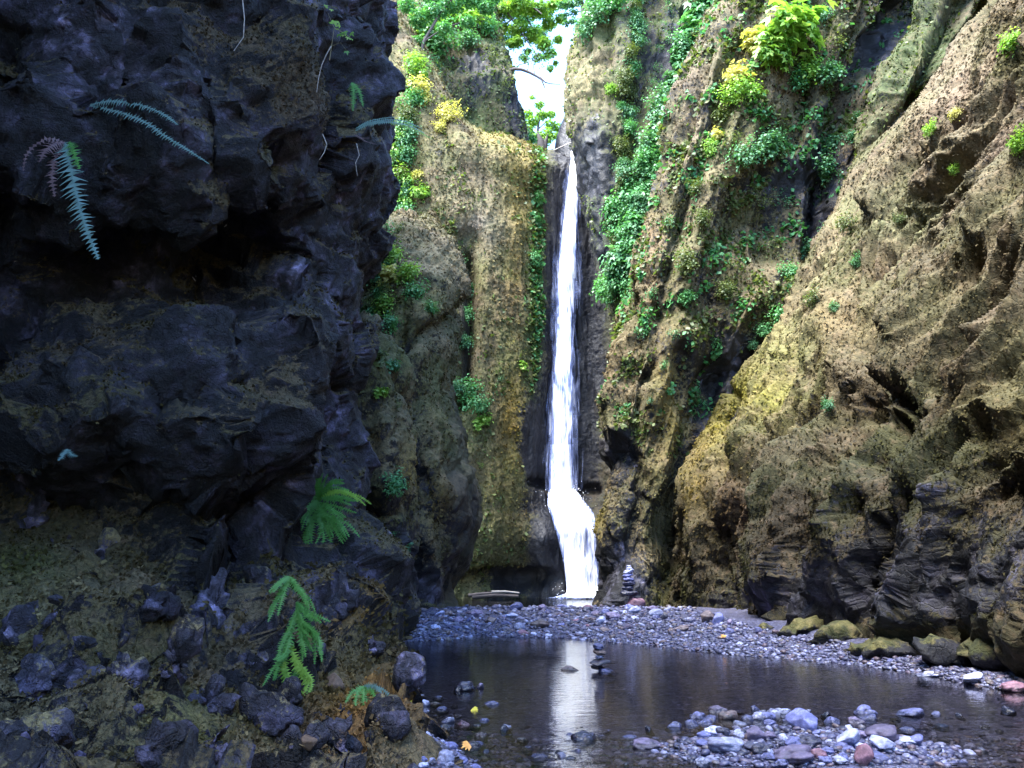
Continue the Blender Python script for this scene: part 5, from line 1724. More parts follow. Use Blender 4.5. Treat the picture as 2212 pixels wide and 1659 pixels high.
# left of the falls
for u, v, rp, mt, kd, lab, key in [
    (850, 560, 30, 'leaf_lime', 'fine', 'yellow green shrub bulging past the dark left cliff', 'B'), (880, 590, 30, 'leaf_lime', 'fine', 'bright lime shrub on the left side of the mound', 'B'), (905, 630, 26, 'leaf_green', 'fine', 'green shrub trailing down below the mound', 'B'),
    (935, 665, 16, 'leaf_green', 'fine', 'small green shrub at the right end of the trailing ones', 'B'), (835, 600, 22, 'leaf_yellow', 'broad', 'golden leaved shrub at the dark cliff edge', 'B'), (830, 660, 28, 'leaf_lime', 'fine', 'pale green shrub beside the dark cliff edge', 'B'),
    (840, 700, 26, 'leaf_green', 'fine', 'feathery green shrub under the pale one', 'B1'), (815, 770, 18, 'leaf_olive', 'broad', 'olive broad leaved sprig at the top of the moss hump', 'B1'), (850, 790, 14, 'leaf_teal', 'broad', 'blue leaved sprig hanging on the moss hump', 'B1'),
    (820, 840, 12, 'leaf_lime', 'broad', 'single lime sprig on the moss hump', 'B1'), (855, 1040, 26, 'leaf_green', 'fine', 'green fern clump on the tip of the moss hump', 'B1'), (835, 1165, 20, 'leaf_green', 'fine', 'fresh green fern under the moss hump', 'B1'),
    (815, 1250, 14, 'leaf_green', 'fine', 'small fern low on the dark rock', 'B1'), (880, 1185, 9, 'leaf_teal', 'broad', 'pale leaf pair near the waterline rocks', 'B1'), (855, 870, 14, 'leaf_olive', 'sparse', 'thin twigs on the side of the moss hump', 'B1'),
    (1010, 850, 34, 'leaf_green', 'fine', 'dense green shrub in the cleft left of the falls', 'D'), (1040, 870, 20, 'leaf_green', 'fine', 'green shrub right of the dense cleft shrub', 'D'), (985, 835, 22, 'leaf_teal', 'fine', 'dark green shrub left in the cleft', 'D'),
    (1045, 905, 14, 'leaf_lime', 'broad', 'lime sprig just under the cleft shrubs', 'D'), (1010, 620, 22, 'leaf_teal', 'fine', 'dark shrub at the top of the cleft beside the mound', 'D'), (1015, 680, 18, 'leaf_green', 'fine', 'green shrub halfway down the cleft', 'D'),
    (1005, 740, 20, 'leaf_teal', 'fine', 'dark shrub in the middle of the cleft', 'D'), (1000, 570, 14, 'leaf_teal', 'fine', 'shrub in the notch right of the mound', 'D'), (1165, 430, 14, 'leaf_green', 'fine', 'small shrub on the wall beside the wet chute', 'D'),
    (1160, 470, 13, 'leaf_green', 'fine', 'tuft under the small shrub beside the chute', 'D'), (1158, 560, 14, 'leaf_green', 'fine', 'green tuft halfway down beside the chute', 'D'), (1160, 600, 13, 'leaf_teal', 'sparse', 'dark tuft lower beside the chute', 'D'),
    (1135, 790, 10, 'leaf_lime', 'broad', 'lime leaves beside the green stripe of the wall', 'D'), (1085, 810, 9, 'leaf_teal', 'sparse', 'sprig alone on the brown wall', 'D'), (1045, 1000, 8, 'leaf_lime', 'sparse', 'little lime sprig low on the wall', 'D'),
    (975, 250, 24, 'leaf_yellow', 'fine', 'pale yellow maple shrub under the knoll', 'D'), (948, 270, 14, 'leaf_yellow', 'fine', 'yellow shrub left of the pale maple', 'D'), (905, 200, 30, 'leaf_yellow', 'fine', 'cream yellow shrub at the edge of the dark cliff', 'D'),
    (900, 150, 28, 'leaf_lime', 'fine', 'lime shrub above the cream yellow one', 'D'), (915, 60, 34, 'leaf_lime', 'fine', 'lime shrub at the top left by the dark cliff', 'E'), (950, 95, 40, 'leaf_green', 'fine', 'green shrub on the left flank of the knoll', 'E'),
    (985, 40, 40, 'leaf_lime', 'fine', 'bright shrub on top of the knoll', 'E'), (1010, 90, 24, 'leaf_teal', 'fine', 'bluish shrub on the brow of the knoll', 'E'), (1000, 10, 34, 'leaf_green', 'fine', 'green shrub behind the bright one on the knoll', 'E'),
    (940, 20, 34, 'leaf_teal', 'fine', 'bluish shrub at the top edge left of the knoll', 'E'), (935, 145, 22, 'leaf_teal', 'fine', 'dark green shrub low on the knoll', 'E'), (1050, 60, 24, 'leaf_green', 'fine', 'leafy shrub over the shaded flank', 'E'),
    (1090, 180, 12, 'leaf_olive', 'sparse', 'thin scrub on the shaded flank', 'E'), (1070, 120, 20, 'leaf_olive', 'sparse', 'dull scrub above the shaded flank', 'E'),
    (870, 290, 24, 'leaf_green', 'fine', 'green shrub peeping past the dark cliff', 'D'), (850, 330, 18, 'leaf_lime', 'broad', 'big lime leaves beside the dark cliff', 'D'), (880, 330, 22, 'leaf_teal', 'fine', 'bluish shrub right of the big lime leaves', 'D'),
    (870, 380, 26, 'leaf_lime', 'fine', 'lime shrub at mid height by the dark cliff', 'D'), (895, 375, 14, 'leaf_yellow', 'fine', 'golden tuft beside the lime shrub', 'D'), (845, 420, 26, 'leaf_green', 'fine', 'green shrub below the lime one', 'D'),
    (865, 460, 30, 'leaf_teal', 'fine', 'bluish green shrub above the mound', 'D'), (845, 500, 26, 'leaf_green', 'fine', 'green shrub just above the bulging one', 'D'), (905, 410, 16, 'leaf_lime', 'broad', 'lime sprig on the tan wall', 'D'),
    (1262, 62, 24, 'leaf_teal', 'fine', 'bluish shrub on the crown of the tan brow', 'F1'), (1300, 30, 30, 'leaf_teal', 'fine', 'bluish shrub above the tan brow', 'F1'), (1340, 10, 30, 'leaf_green', 'fine', 'green shrub at the top right of the brow', 'F1'),
    (1285, 5, 24, 'leaf_green', 'fine', 'green shrub at the sky edge of the brow', 'F1'),
]:
    bush(key, u, v, rp, mt, lab, 'shrubs left of the falls' if key != 'F1' else 'shrubs over the brow', kd)


# ferns ---------------------------------------------------------------
def frond_mesh(pts, width, pinnae, seed, droop=.25, side=None):
    """pts: a polyline for the rachis; leaflets grow from its edges, all one connected piece"""
    r = random.Random(seed)
    pts = np.array(pts, float)
    k = np.linspace(0, len(pts) - 1, pinnae + 1)
    i = np.clip(k.astype(int), 0, len(pts) - 2)
    f = (k - i)[:, None]
    p0 = pts[np.maximum(i - 1, 0)]
    p1, p2 = pts[i], pts[i + 1]
    p3 = pts[np.minimum(i + 2, len(pts) - 1)]
    c = .5 * (2 * p1 + (p2 - p0) * f + (2 * p0 - 5 * p1 + 4 * p2 - p3) * f ** 2 + (3 * p1 - p0 - 3 * p2 + p3) * f ** 3)
    tan = np.gradient(c, axis=0)
    tan /= np.linalg.norm(tan, axis=1, keepdims=True)
    ref = np.array(side if side is not None else (0, -1, .3), float)
    s = np.cross(tan, ref)
    s /= np.maximum(np.linalg.norm(s, axis=1, keepdims=True), 1e-6)
    n = np.cross(s, tan)
    verts, quads = [], []
    hw = width * .02
    for j in range(pinnae + 1):
        verts.append(c[j] - s[j] * hw)
        verts.append(c[j] + s[j] * hw)
    for j in range(pinnae):
        quads.append((2 * j, 2 * j + 1, 2 * j + 3, 2 * j + 2))
        t = j / pinnae
        ln = width * min(1, t * 5 + .25) * (1 - t ** 2.2) ** .8 + width * .06
        st = np.linalg.norm(c[j + 1] - c[j])
        for sg, a, b in ((-1, 2 * j, 2 * j + 2), (1, 2 * j + 3, 2 * j + 1)):
            l = ln * r.choice((r.uniform(.8, 1.1), r.uniform(.8, 1.1), r.uniform(.8, 1.1), r.uniform(.45, .9)))
            base = c[j] + s[j] * sg * hw
            tip = base + s[j] * sg * l + tan[j] * l * .35 + n[j] * l * r.uniform(-.3, .3) + np.array([0, 0, -l * droop * r.uniform(.3, 1.6)])
            m1 = base + (tip - base) * .4 + tan[j] * st * .40
            m0 = base + (tip - base) * .4 - tan[j] * st * .02
            iv = len(verts)
            verts += [m0, tip, m1]
            if sg < 0:
                quads += [(a, b, iv + 2, iv), (iv, iv + 2, iv + 1, iv + 1)]
            else:
                quads += [(b, a, iv + 2, iv), (iv, iv + 2, iv + 1, iv + 1)]
    me = bpy.data.meshes.new('frond')
    me.from_pydata([tuple(x) for x in verts], [], [tuple(dict.fromkeys(q)) for q in quads])
    me.update()
    return me


def fern(label, root, fronds, mat, group='ferns on the left cliff', side=None):
    """fronds: list of (polyline in world space, width, pinnae, material or None)"""
    e = empty('fern', root)
    tag(e, label, 'fern', group)
    for k, fr in enumerate(fronds):
        pts = [np.array(p) - np.array(root) for p in fr[0]]
        me = frond_mesh(pts, fr[1], fr[2], k + int(abs(root[0]) * 100), side=side)
        o = link('frond', me, M[fr[3] if len(fr) > 3 else mat], e)
    return e


def on_A(u, v, off=.25):
    p, n_, bn = surf('A', u, v)
    return p + np.array([0, -off, 0])


def near_at(u, v, d):
    return np.array(P(u, v, d))


def px_frond(uv, d, wpx, pin, mat=None, dd=0.0):
    n = len(uv)
    pts = [near_at(u, v, d - dd * k / max(n - 1, 1)) for k, (u, v) in enumerate(uv)]
    fr = (pts, wpx * d / F, int(pin * 1.15))
    return fr + ((mat,) if mat else ())


dA = float(surf('A', 205, 225)[0][1]) - .25
fern('pale blue green sword fern arching out of the dark upper left cliff', tuple(near_at(195, 226, dA + .2)), [
    px_frond([(195, 226), (240, 218), (300, 226), (350, 245), (385, 270)], dA, 15, 34, None, .35),
    px_frond([(195, 228), (250, 240), (310, 262), (360, 296), (410, 326), (452, 354)], dA, 13, 44, None, .5)], 'fern_pale')
dB = float(surf('A', 150, 330)[0][1]) - .25
fern('sword fern with one long frond hanging straight down on the upper left cliff', tuple(near_at(140, 308, dB + .15)), [
    px_frond([(140, 308), (150, 350), (165, 420), (185, 490), (213, 560)], dB, 34, 32, 'fern_pale', .4),
    px_frond([(140, 308), (120, 310), (98, 325), (85, 350)], dB, 26, 12, 'fern_dead', .2), px_frond([(138, 312), (120, 340), (112, 380), (118, 425)], dB, 22, 16, 'fern_dead', .15),
    px_frond([(140, 308), (100, 300), (60, 330), (50, 370)], dB, 12, 14, 'fern_dead', .2), px_frond([(150, 306), (160, 330), (172, 365)], dB, 20, 12, 'fern', .2)], 'fern')


def px_fern(label, u, v, d, spec, mat, group='ferns on the left cliff'):
    rr = random.Random(int(u + v))
    fr = []
    for uv, wpx, pin, mt, dd in spec:
        k = .72 if len(spec) > 6 else 1.0
        fr.append(px_frond(uv, d - .1, wpx * k, pin, mt, dd))
        for _k in range(3 if len(spec) > 6 else 1):
            a, b = rr.uniform(-17, 17), rr.uniform(-12, 12)
            n = len(uv)
            uv2 = [(x + a * i / (n - 1) * 1.4, y + b * i / (n - 1) * 1.4) for i, (x, y) in enumerate(uv)]
            fr.append(px_frond(uv2, d - .05, wpx * k * .9, pin, mt, dd * rr.uniform(.2, 1.4)))
    fern(label, tuple(near_at(u, v, d)), fr, mat, group)


d1 = float(surf('A', 700, 1080)[0][1]) - .2
px_fern('bushy bright green fern growing from the dark lower cliff', 690, 1075, d1, [
    ([(688, 1085), (690, 1050), (697, 1022)], 13, 14, 'fern', .3), ([(690, 1075), (715, 1045), (745, 1045)], 13, 16, 'fern', .3), ([(690, 1075), (730, 1062), (770, 1075), (790, 1092)], 12, 20, 'leaf_lime', .5),
    ([(690, 1075), (735, 1075), (775, 1082)], 14, 18, 'fern', .5), ([(688, 1078), (665, 1065), (645, 1080), (640, 1100)], 14, 18, 'fern', .4), ([(688, 1080), (665, 1095), (650, 1130)], 15, 18, 'fern', .4),
    ([(690, 1085), (700, 1110), (735, 1130), (755, 1160)], 15, 20, 'fern', .4), ([(690, 1085), (690, 1120), (700, 1160), (690, 1195)], 15, 22, 'fern', .3), ([(690, 1085), (720, 1100), (748, 1118)], 14, 16, 'fern', .5),
    ([(690, 1090), (670, 1130), (660, 1170), (665, 1220)], 14, 20, 'fern', .3), ([(695, 1100), (720, 1140), (742, 1175)], 14, 18, 'fern', .3), ([(690, 1085), (660, 1105), (640, 1125)], 12, 14, 'fern', .5)], 'fern')
d2 = float(surf('A', 640, 1400)[0][1]) - .2
px_fern('long trailing maidenhair fern hanging down the lower cliff', 625, 1245, d2, [
    ([(625, 1245), (640, 1265), (660, 1290), (668, 1315)], 14, 18, 'fern', .2), ([(625, 1245), (605, 1260), (590, 1280)], 14, 14, 'fern', .2), ([(625, 1250), (610, 1290), (600, 1330)], 15, 18, 'fern', .2),
    ([(640, 1300), (665, 1325), (695, 1345)], 15, 16, 'fern', .3), ([(640, 1310), (660, 1350), (690, 1370)], 15, 16, 'fern', .3), ([(640, 1320), (625, 1360), (605, 1400), (600, 1430)], 15, 20, 'fern', .2),
    ([(645, 1340), (685, 1375), (695, 1430)], 16, 18, 'fern', .3), ([(630, 1360), (615, 1410), (590, 1425)], 16, 16, 'fern', .4), ([(625, 1390), (640, 1430), (665, 1470), (655, 1500)], 17, 20, 'leaf_lime', .4),
    ([(620, 1400), (610, 1440), (630, 1490), (645, 1505)], 17, 20, 'leaf_lime', .4), ([(620, 1400), (600, 1440), (590, 1470)], 15, 16, 'fern', .4), ([(640, 1440), (630, 1490), (640, 1540)], 15, 18, 'fern', .2), ([(640, 1330), (655, 1390), (660, 1420)], 15, 16, 'fern', .3)], 'fern')
d3 = float(surf('A', 790, 1505)[0][1]) - .2
px_fern('small dark fern at the tip of the left bank', 785, 1480, d3, [
    ([(785, 1482), (770, 1500), (768, 1525)], 11, 14, 'fern', .2), ([(785, 1482), (785, 1510), (790, 1535)], 11, 14, 'fern', .2), ([(785, 1482), (805, 1495), (815, 1520)], 11, 14, 'fern', .2), ([(785, 1482), (810, 1482), (826, 1500)], 10, 14, 'fern_pale', .2)], 'fern')
d4 = float(surf('A', 770, 268)[0][1]) - .3
px_fern('thin fern sticking out sideways from the corner of the dark cliff', 768, 278, min(d4, 13.5), [
    ([(768, 278), (795, 262), (830, 255), (858, 252)], 5, 26, 'fern_pale', .1), ([(768, 282), (800, 268), (840, 264), (880, 270), (918, 288)], 8, 34, 'fern_pale', .1), ([(840, 264), (880, 270), (918, 288)], 9, 20, 'leaf_lime', 0),
    ([(765, 290), (790, 305), (815, 312)], 3, 14, 'fern_dead', .1)], 'fern_pale')
px_fern('dark strap shaped fern leaf on the upper cliff corner', 762, 180, float(surf('A', 762, 210)[0][1]) - .2, [([(760, 178), (764, 200), (762, 240)], 13, 26, 'fern', .1)], 'fern')
px_fern('small dim fern in the moss at the left of the cliff foot', 145, 975, float(surf('A', 145, 980)[0][1]) - .15, [([(145, 970), (135, 985), (125, 995)], 9, 10, 'fern_pale', .1), ([(145, 970), (155, 982), (168, 985)], 9, 10, 'fern_pale', .1)], 'fern_pale')

# sprig of maple leaves near the top of the dark cliff
dS = float(surf('A', 720, 60)[0][1]) - .3
sp_root = tuple(near_at(712, 130, dS))
e = empty('sapling', sp_root)
tag(e, 'yellow green maple sprig hanging from the top of the dark cliff', 'sprig')
r = np.random.default_rng(77)
pos = np.array([near_at(u, v, dS + r.uniform(-.1, .1)) - np.array(sp_root) for u, v in ((702, 15), (716, 20), (724, 45), (718, 52), (735, 55), (728, 62), (742, 75), (752, 80), (758, 70), (748, 110), (735, 72), (744, 68), (760, 84))])
nr_ = np.tile(np.array([.1, -1, .5]), (len(pos), 1)) + r.normal(size=(len(pos), 3)) * .4
v_, q_ = leaf_quads(r, pos, nr_, 13 * dS / F, 3, .5)
link('leaves', quad_mesh('leaves', v_, q_, False), M['leaf_lime'], e)


def tube(name, pts, r0, r1, mat, parent=None, sides=6, tw=0.0):
    pts = [np.array(p, float) for p in pts]
    verts, quads = [], []
    n = len(pts)
    for k, p in enumerate(pts):
        d = pts[min(k + 1, n - 1)] - pts[max(k - 1, 0)]
        d /= np.linalg.norm(d)
        a = np.cross(d, np.array([.31, .2, .9]))
        if np.linalg.norm(a) < .1:
            a = np.cross(d, np.array([1, 0, 0]))
        a /= np.linalg.norm(a)
        b = np.cross(d, a)
        rad = r0 + (r1 - r0) * k / (n - 1)
        for s_ in range(sides):
            t = s_ / sides * math.tau + tw * k
            verts.append(p + (a * math.cos(t) + b * math.sin(t)) * rad)
    for k in range(n - 1):
        for s_ in range(sides):
            quads.append((k * sides + s_, k * sides + (s_ + 1) % sides, (k + 1) * sides + (s_ + 1) % sides, (k + 1) * sides + s_))
    return verts, quads


def tubes_mesh(name, specs, mat, parent=None):
    V, Q = [], []
    for pts, r0, r1 in specs:
        v, q = tube('', pts, r0, r1, None)
        off = len(V)
        V += v
        Q += [tuple(i + off for i in x) for x in q]
    return link(name, quad_mesh(name, V, Q), mat, parent)


tubes_mesh('stem', [([near_at(u, v, dS + .1) - np.array(sp_root) for u, v in ((712, 130), (716, 100), (722, 60), (704, 18))], .006, .003), ([near_at(u, v, dS + .1) - np.array(sp_root) for u, v in ((722, 60), (740, 70), (756, 80))], .005, .003), ([near_at(u, v, dS + .1) - np.array(sp_root) for u, v in ((716, 100), (735, 92), (748, 108))], .005, .003)], M['leaf_dry'], e)
# pale bare roots hanging on the dark cliff
for k, (uv, lab) in enumerate([([(715, 100), (705, 118), (695, 140), (688, 170), (684, 200)], 'thin pale root hanging under the maple sprig'), ([(697, 290), (706, 312), (700, 330), (690, 345)], 'curled pale rootlet on the cliff below the maple sprig'),
                               ([(770, 310), (776, 335), (768, 352), (772, 380)], 'pale rootlet by the cliff corner'), ([(524, 0), (528, 40), (526, 80), (505, 110)], 'fine root hanging at the top of the dark cliff')]):
    dd_ = min(float(surf('A', u, v)[0][1]) for u, v in uv) - .12
    o = tubes_mesh('root', [([near_at(u, v, dd_) for u, v in uv], .009, .005)], M['grey_wood'])
    tag(o, lab, 'root')


# trees above the falls --------------------------------------------------
def crown_mesh(seed, clumps, n, size, lobes=1):
    """clumps: (x, y, z, radius)"""
    r = np.random.default_rng(seed)
    cl = np.array(clumps)
    k = r.choice(len(cl), n, p=cl[:, 3] ** 2 / (cl[:, 3] ** 2).sum())
    d = r.normal(size=(n, 3))
    d /= np.linalg.norm(d, axis=1, keepdims=True)
    pos = cl[k, :3] + d * (cl[k, 3] * r.uniform(.2, 1, n) ** .6)[:, None] * np.array([1, 1, .7])
    nrm = d * .6 + np.array([0, 0, .8]) + r.normal(size=(n, 3)) * .4
    v, q = leaf_quads(r, pos, nrm, size, lobes, .5)
    return quad_mesh('crown', v, q, False)


def tree(label, root_uvY, limbs, clump_uv, n, size, mat, group='trees above the falls', name='tree', lobes=1, r0=.12):
    root = np.array(P(*root_uvY))
    e = empty(name, tuple(root))
    tag(e, label, 'tree', group)
    Y = root_uvY[2]
    specs = []
    for uv, ra, rb in limbs:
        specs.append(([np.array(P(u, v, Y + dy)) - root for u, v, dy in uv], ra, rb))
    tubes_mesh('trunk', specs, M['bark'], e)
    r = random.Random(n)
    cl = [tuple(np.array(P(u, v, Y + dy)) - root) + (rp * Y / F,) for u, v, dy, rp in clump_uv]
    link('crown', crown_mesh(n, cl, n, size, lobes), M[mat], e)


tree('bright green maple crown hanging over the gap above the falls', (1062, 30, 57), [([(1062, 30, 0), (1075, -10, 0), (1100, -60, 0)], .22, .14), ([(1075, -10, 0), (1120, -10, -.5), (1170, 30, -1)], .13, .05), ([(1075, -5, 0), (1105, 40, 0), (1140, 90, 0), (1160, 120, 0)], .1, .03), ([(1110, -10, 0), (1150, 60, .5), (1190, 80, 1)], .07, .03)],
     [(1095, 20, 0, 28), (1125, 10, -1, 34), (1160, 20, 0, 30), (1185, 50, 1, 22), (1120, 60, 0, 26), (1150, 75, .5, 26), (1175, 95, 0, 22), (1190, 115, 1, 14), (1085, 60, 1, 22), (1105, 95, 0, 16), (1160, 125, .6, 14), (1188, 148, .6, 9), (1140, -30, 0, 34), (1090, -30, 0, 30), (1195, 10, 0, 18), (1140, 110, 1, 10), (1212, 40, .5, 16), (1205, 85, .5, 12), (1220, 5, 0, 16), (1130, 125, .5, 12), (1178, 122, .6, 12), (1200, 135, .6, 7), (1120, 90, 0, 18)], 8500, .2, 'leaf_lime', lobes=3)
tree('darker green tree behind the bright maple crown', (1075, 120, 66), [([(1075, 120, 0), (1080, 40, 0), (1090, -80, 0)], .3, .16), ([(1082, 60, 0), (1120, 30, 0), (1150, 0, 0)], .12, .05)],
     [(1060, 10, 0, 34), (1090, 0, 0, 34), (1130, 35, 0, 32), (1160, 70, 0, 26), (1180, 20, 0, 26), (1100, 80, 0, 24), (1040, -10, 0, 34), (1215, -10, 0, 26), (1245, -15, 0, 26)], 8000, .22, 'leaf_green')
tree('hazy pale green tree at the back behind the first gap', (1160, 330, 78), [([(1160, 330, 0), (1162, 280, 0), (1168, 235, 0)], .2, .08), ([(1162, 280, 0), (1180, 262, 0), (1195, 255, 0)], .08, .03)],
     [(1150, 262, 0, 18), (1170, 248, 0, 16), (1190, 268, 0, 16), (1140, 282, 0, 16), (1180, 288, 0, 18), (1160, 296, 0, 16), (1198, 292, 0, 12), (1140, 245, 0, 14), (1190, 246, 0, 12), (1165, 225, 0, 12), (1150, 210, 0, 7), (1205, 275, 0, 14), (1180, 300, 0, 18)], 3200, .28, 'leaf_lime')
tree('small dark green tree at the left foot of the gap', (1140, 325, 62), [([(1140, 325, 0), (1141, 300, 0), (1143, 275, 0)], .1, .04)], [(1136, 285, 0, 12), (1146, 298, 0, 13), (1138, 306, 0, 13), (1152, 306, 0, 9)], 500, .25, 'leaf_green')
tree('thin dark conifer on the sky edge above the brow', (1262, 90, 52), [([(1262, 90, 0), (1258, 20, 0), (1255, -80, 0)], .18, .1), ([(1259, 50, 0), (1240, 44, 0), (1222, 52, 0)], .04, .015), ([(1258, 25, 0), (1238, 24, 0), (1215, 34, 0)], .04, .015), ([(1260, 70, 0), (1245, 76, 0), (1234, 92, 0)], .03, .01)],
     [(1238, 44, 0, 10), (1222, 50, 0, 8), (1240, 26, 0, 11), (1220, 32, 0, 9), (1248, 70, 0, 9), (1240, 85, 0, 8), (1230, 8, 0, 16), (1250, 5, 0, 14), (1212, 12, 0, 12)], 900, .2, 'leaf_teal')
tree('leafy green tree leaning over the knoll beside the dark cliff', (900, 160, 48), [([(900, 160, 0), (915, 90, 0), (950, 30, 0), (1000, -30, 0)], .16, .07), ([(915, 90, 0), (960, 60, 0), (1020, 40, 0)], .07, .02), ([(950, 30, 0), (930, -10, 0)], .06, .02)],
     [(905, 40, 0, 28), (940, 25, 0, 30), (980, 5, 0, 32), (1020, -5, 0, 30), (1050, 15, 0, 22), (900, 90, 0, 18), (960, 60, -.5, 20), (1010, 45, -.5, 20), (1065, -10, 0, 26), (930, -20, 0, 34), (880, 10, 0, 24)], 5200, .19, 'leaf_green')
# bare branch that crosses the gap
Yb = 53.0
b_root = np.array(P(1100, 152, Yb))
e = empty('bare_branch', tuple(b_root))
tag(e, 'bare dark branch reaching across the white sky gap', 'branch')


def bp(uvs):
    return [np.array(P(u, v, Yb)) - b_root for u, v in uvs]


tubes_mesh('limb', [(bp([(1100, 152), (1112, 149), (1127, 150), (1145, 157), (1160, 165), (1170, 172), (1173, 180), (1177, 190)]), .15, .04), (bp([(1150, 160), (1168, 168), (1178, 178), (1190, 181), (1211, 182)]), .07, .03), (bp([(1108, 150), (1122, 140), (1140, 135), (1160, 128)]), .05, .015),
                    (bp([(1140, 155), (1142, 140), (1136, 122)]), .03, .012), (bp([(1155, 162), (1152, 142), (1158, 118), (1152, 100)]), .035, .012), (bp([(1160, 128), (1170, 112), (1185, 105)]), .02, .01), (bp([(1192, 181), (1194, 172)]), .025, .01), (bp([(1180, 179), (1186, 172)]), .02, .01),
                    (bp([(1140, 135), (1150, 122), (1148, 108)]), .02, .01), (bp([(1122, 140), (1120, 124), (1128, 112)]), .02, .01), (bp([(1165, 168), (1160, 182)]), .02, .01)], M['bark'], e)
rr_ = np.random.default_rng(5)
tw = np.array([np.array(P(u, v, Yb + rr_.uniform(-.3, .3))) - b_root for u, v in zip(rr_.uniform(1110, 1200, 150), rr_.uniform(98, 150, 150))])
v_, q_ = leaf_quads(rr_, tw, rr_.normal(size=(150, 3)), .2, 1)
link('leaves', quad_mesh('leaves', v_, q_, False), M['leaf_teal'], e)
M['dark_bark'] = wood_material('dark_bark', (.010, .008, .009), (.035, .026, .026))
# stump and pole at the lip
o = tubes_mesh('stump', [([P(1171, 350, 49.4), P(1170, 318, 49.4), P(1168, 302, 49.3), P(1163, 292, 49.4), P(1161, 283, 49.4)], .42, .01), ([P(1173, 345, 49.4), P(1177, 312, 49.4), P(1181, 299, 49.5), P(1183, 289, 49.4)], .3, .01)], M['dark_bark'])
tag(o, 'broken dark stump standing on the lip left of the falls', 'stump')
o = tubes_mesh('fallen_pole', [([P(1196, 325, 47.6), P(1222, 313, 47.6), P(1252, 301, 47.6)], .04, .03)], M['grey_wood'])
tag(o, 'thin white pole fallen across the lip of the falls', 'pole')
# driftwood at the back of the plunge pool
for k, (uv, ra, lab) in enumerate([([(1012, 1287), (1040, 1283), (1066, 1281)], .11, 'dark driftwood log at the back of the plunge pool'), ([(1062, 1279), (1090, 1278), (1122, 1281)], .08, 'pale driftwood log right of the dark one'), ([(1020, 1290), (1070, 1286), (1120, 1288)], .14, 'thick waterlogged log lying below the pale driftwood')]):
    o = tubes_mesh('driftwood_log', [([P(u, v, 42.2) for u, v in uv], ra, ra * .6)], M['grey_wood' if k == 1 else 'bark'])
    tag(o, lab, 'log', 'driftwood by the plunge pool')


# fallen leaves
def fallen_leaf(u, v, wpx, mat, lab, z=None):
    x, y, zz = (float(a[0]) for a in hits(u, v))
    zz = max(zz + .05, .02)
    d = math.hypot(x, y)
    r = np.random.default_rng(int(u))
    vv, qq = leaf_quads(r, np.zeros((1, 3)), np.array([[.1, -.55, .8]]), wpx * d / F, 5, 0)
    o = link('fallen_leaf', quad_mesh('fallen_leaf', vv, qq, False), M[mat])
    o.location = (x, y, zz + (.06 if z is None else z))
    tag(o, lab, 'leaf')


M['leaf_orange'] = leaf_material('leaf_orange', (.65, .3, .06), (.7, .35, .08), (.75, .42, .12), trans=.2)
M['leaf_gold'] = leaf_material('leaf_gold', (.6, .5, .04), (.65, .55, .05), (.7, .6, .08), trans=.2)
fallen_leaf(889, 1556, 20, 'leaf_gold', 'bright yellow leaf lying among the left shore cobbles', .12)
fallen_leaf(1020, 1545, 14, 'leaf_gold', 'small yellow green leaf floating by the left shore', 0)
fallen_leaf(1567, 1388, 15, 'leaf_orange', 'orange leaf lying on the gravel bar')
fallen_leaf(1014, 1650, 15, 'leaf_orange', 'reddish leaf at the bottom edge on the left shore', .1)


# shaggy moss: countless tufts growing on the cliffs ----------------------
def tufts(key, n, px, seed, mat, name, label, umin=-30, umax=2240, vmin=-40, vmax=1400, mmin=.45, hang=.5, cat='moss', reg=None):
    c = CLIFFS[key]
    r = np.random.default_rng(seed)
    ok = c['face'] & (c['u'] > umin) & (c['u'] < umax) & (c['v'] > vmin) & (c['v'] < vmax) & (c['moss'] > mmin) & (c['wet'] < .3)
    if reg is not None:
        w = np.clip(reg(c['u'], c['v'], c['p']), 0, None) * ok
    else:
        w = ok.astype(float)
    idx = r.choice(len(w), n, p=w / w.sum())
    p = c['p'][idx] + r.normal(size=(n, 3)) * .02
    nn = c['n'][idx]
    d = c['d'][idx]
    size = px * d / F * r.uniform(.5, 1.5, n)
    t = nn * .6 + r.normal(size=(n, 3)) * .55 + np.array([0, 0, -hang])
    t /= np.linalg.norm(t, axis=1, keepdims=True)
    s = np.cross(t, nn + r.normal(size=(n, 3)) * .6)
    s /= np.maximum(np.linalg.norm(s, axis=1, keepdims=True), 1e-6)
    S = size[:, None]
    q = np.stack([p - s * S * .35, p + s * S * .35, p + (t + s * .22) * S, p + (t * .9 - s * .30) * S], 1)
    me = quad_mesh(name, q.reshape(-1, 3), np.arange(n)[:, None] * 4 + np.arange(4)[None], False)
    if mat == 'moss_tuft':
        set_color(me, 'mcol', np.repeat(c['mcol'][idx] * (.5 * 3.6 ** r.uniform(0, 1, n))[:, None], 4, axis=0))
    o = link(name, me, M[mat])
    tag(o, label, cat, kind='stuff')


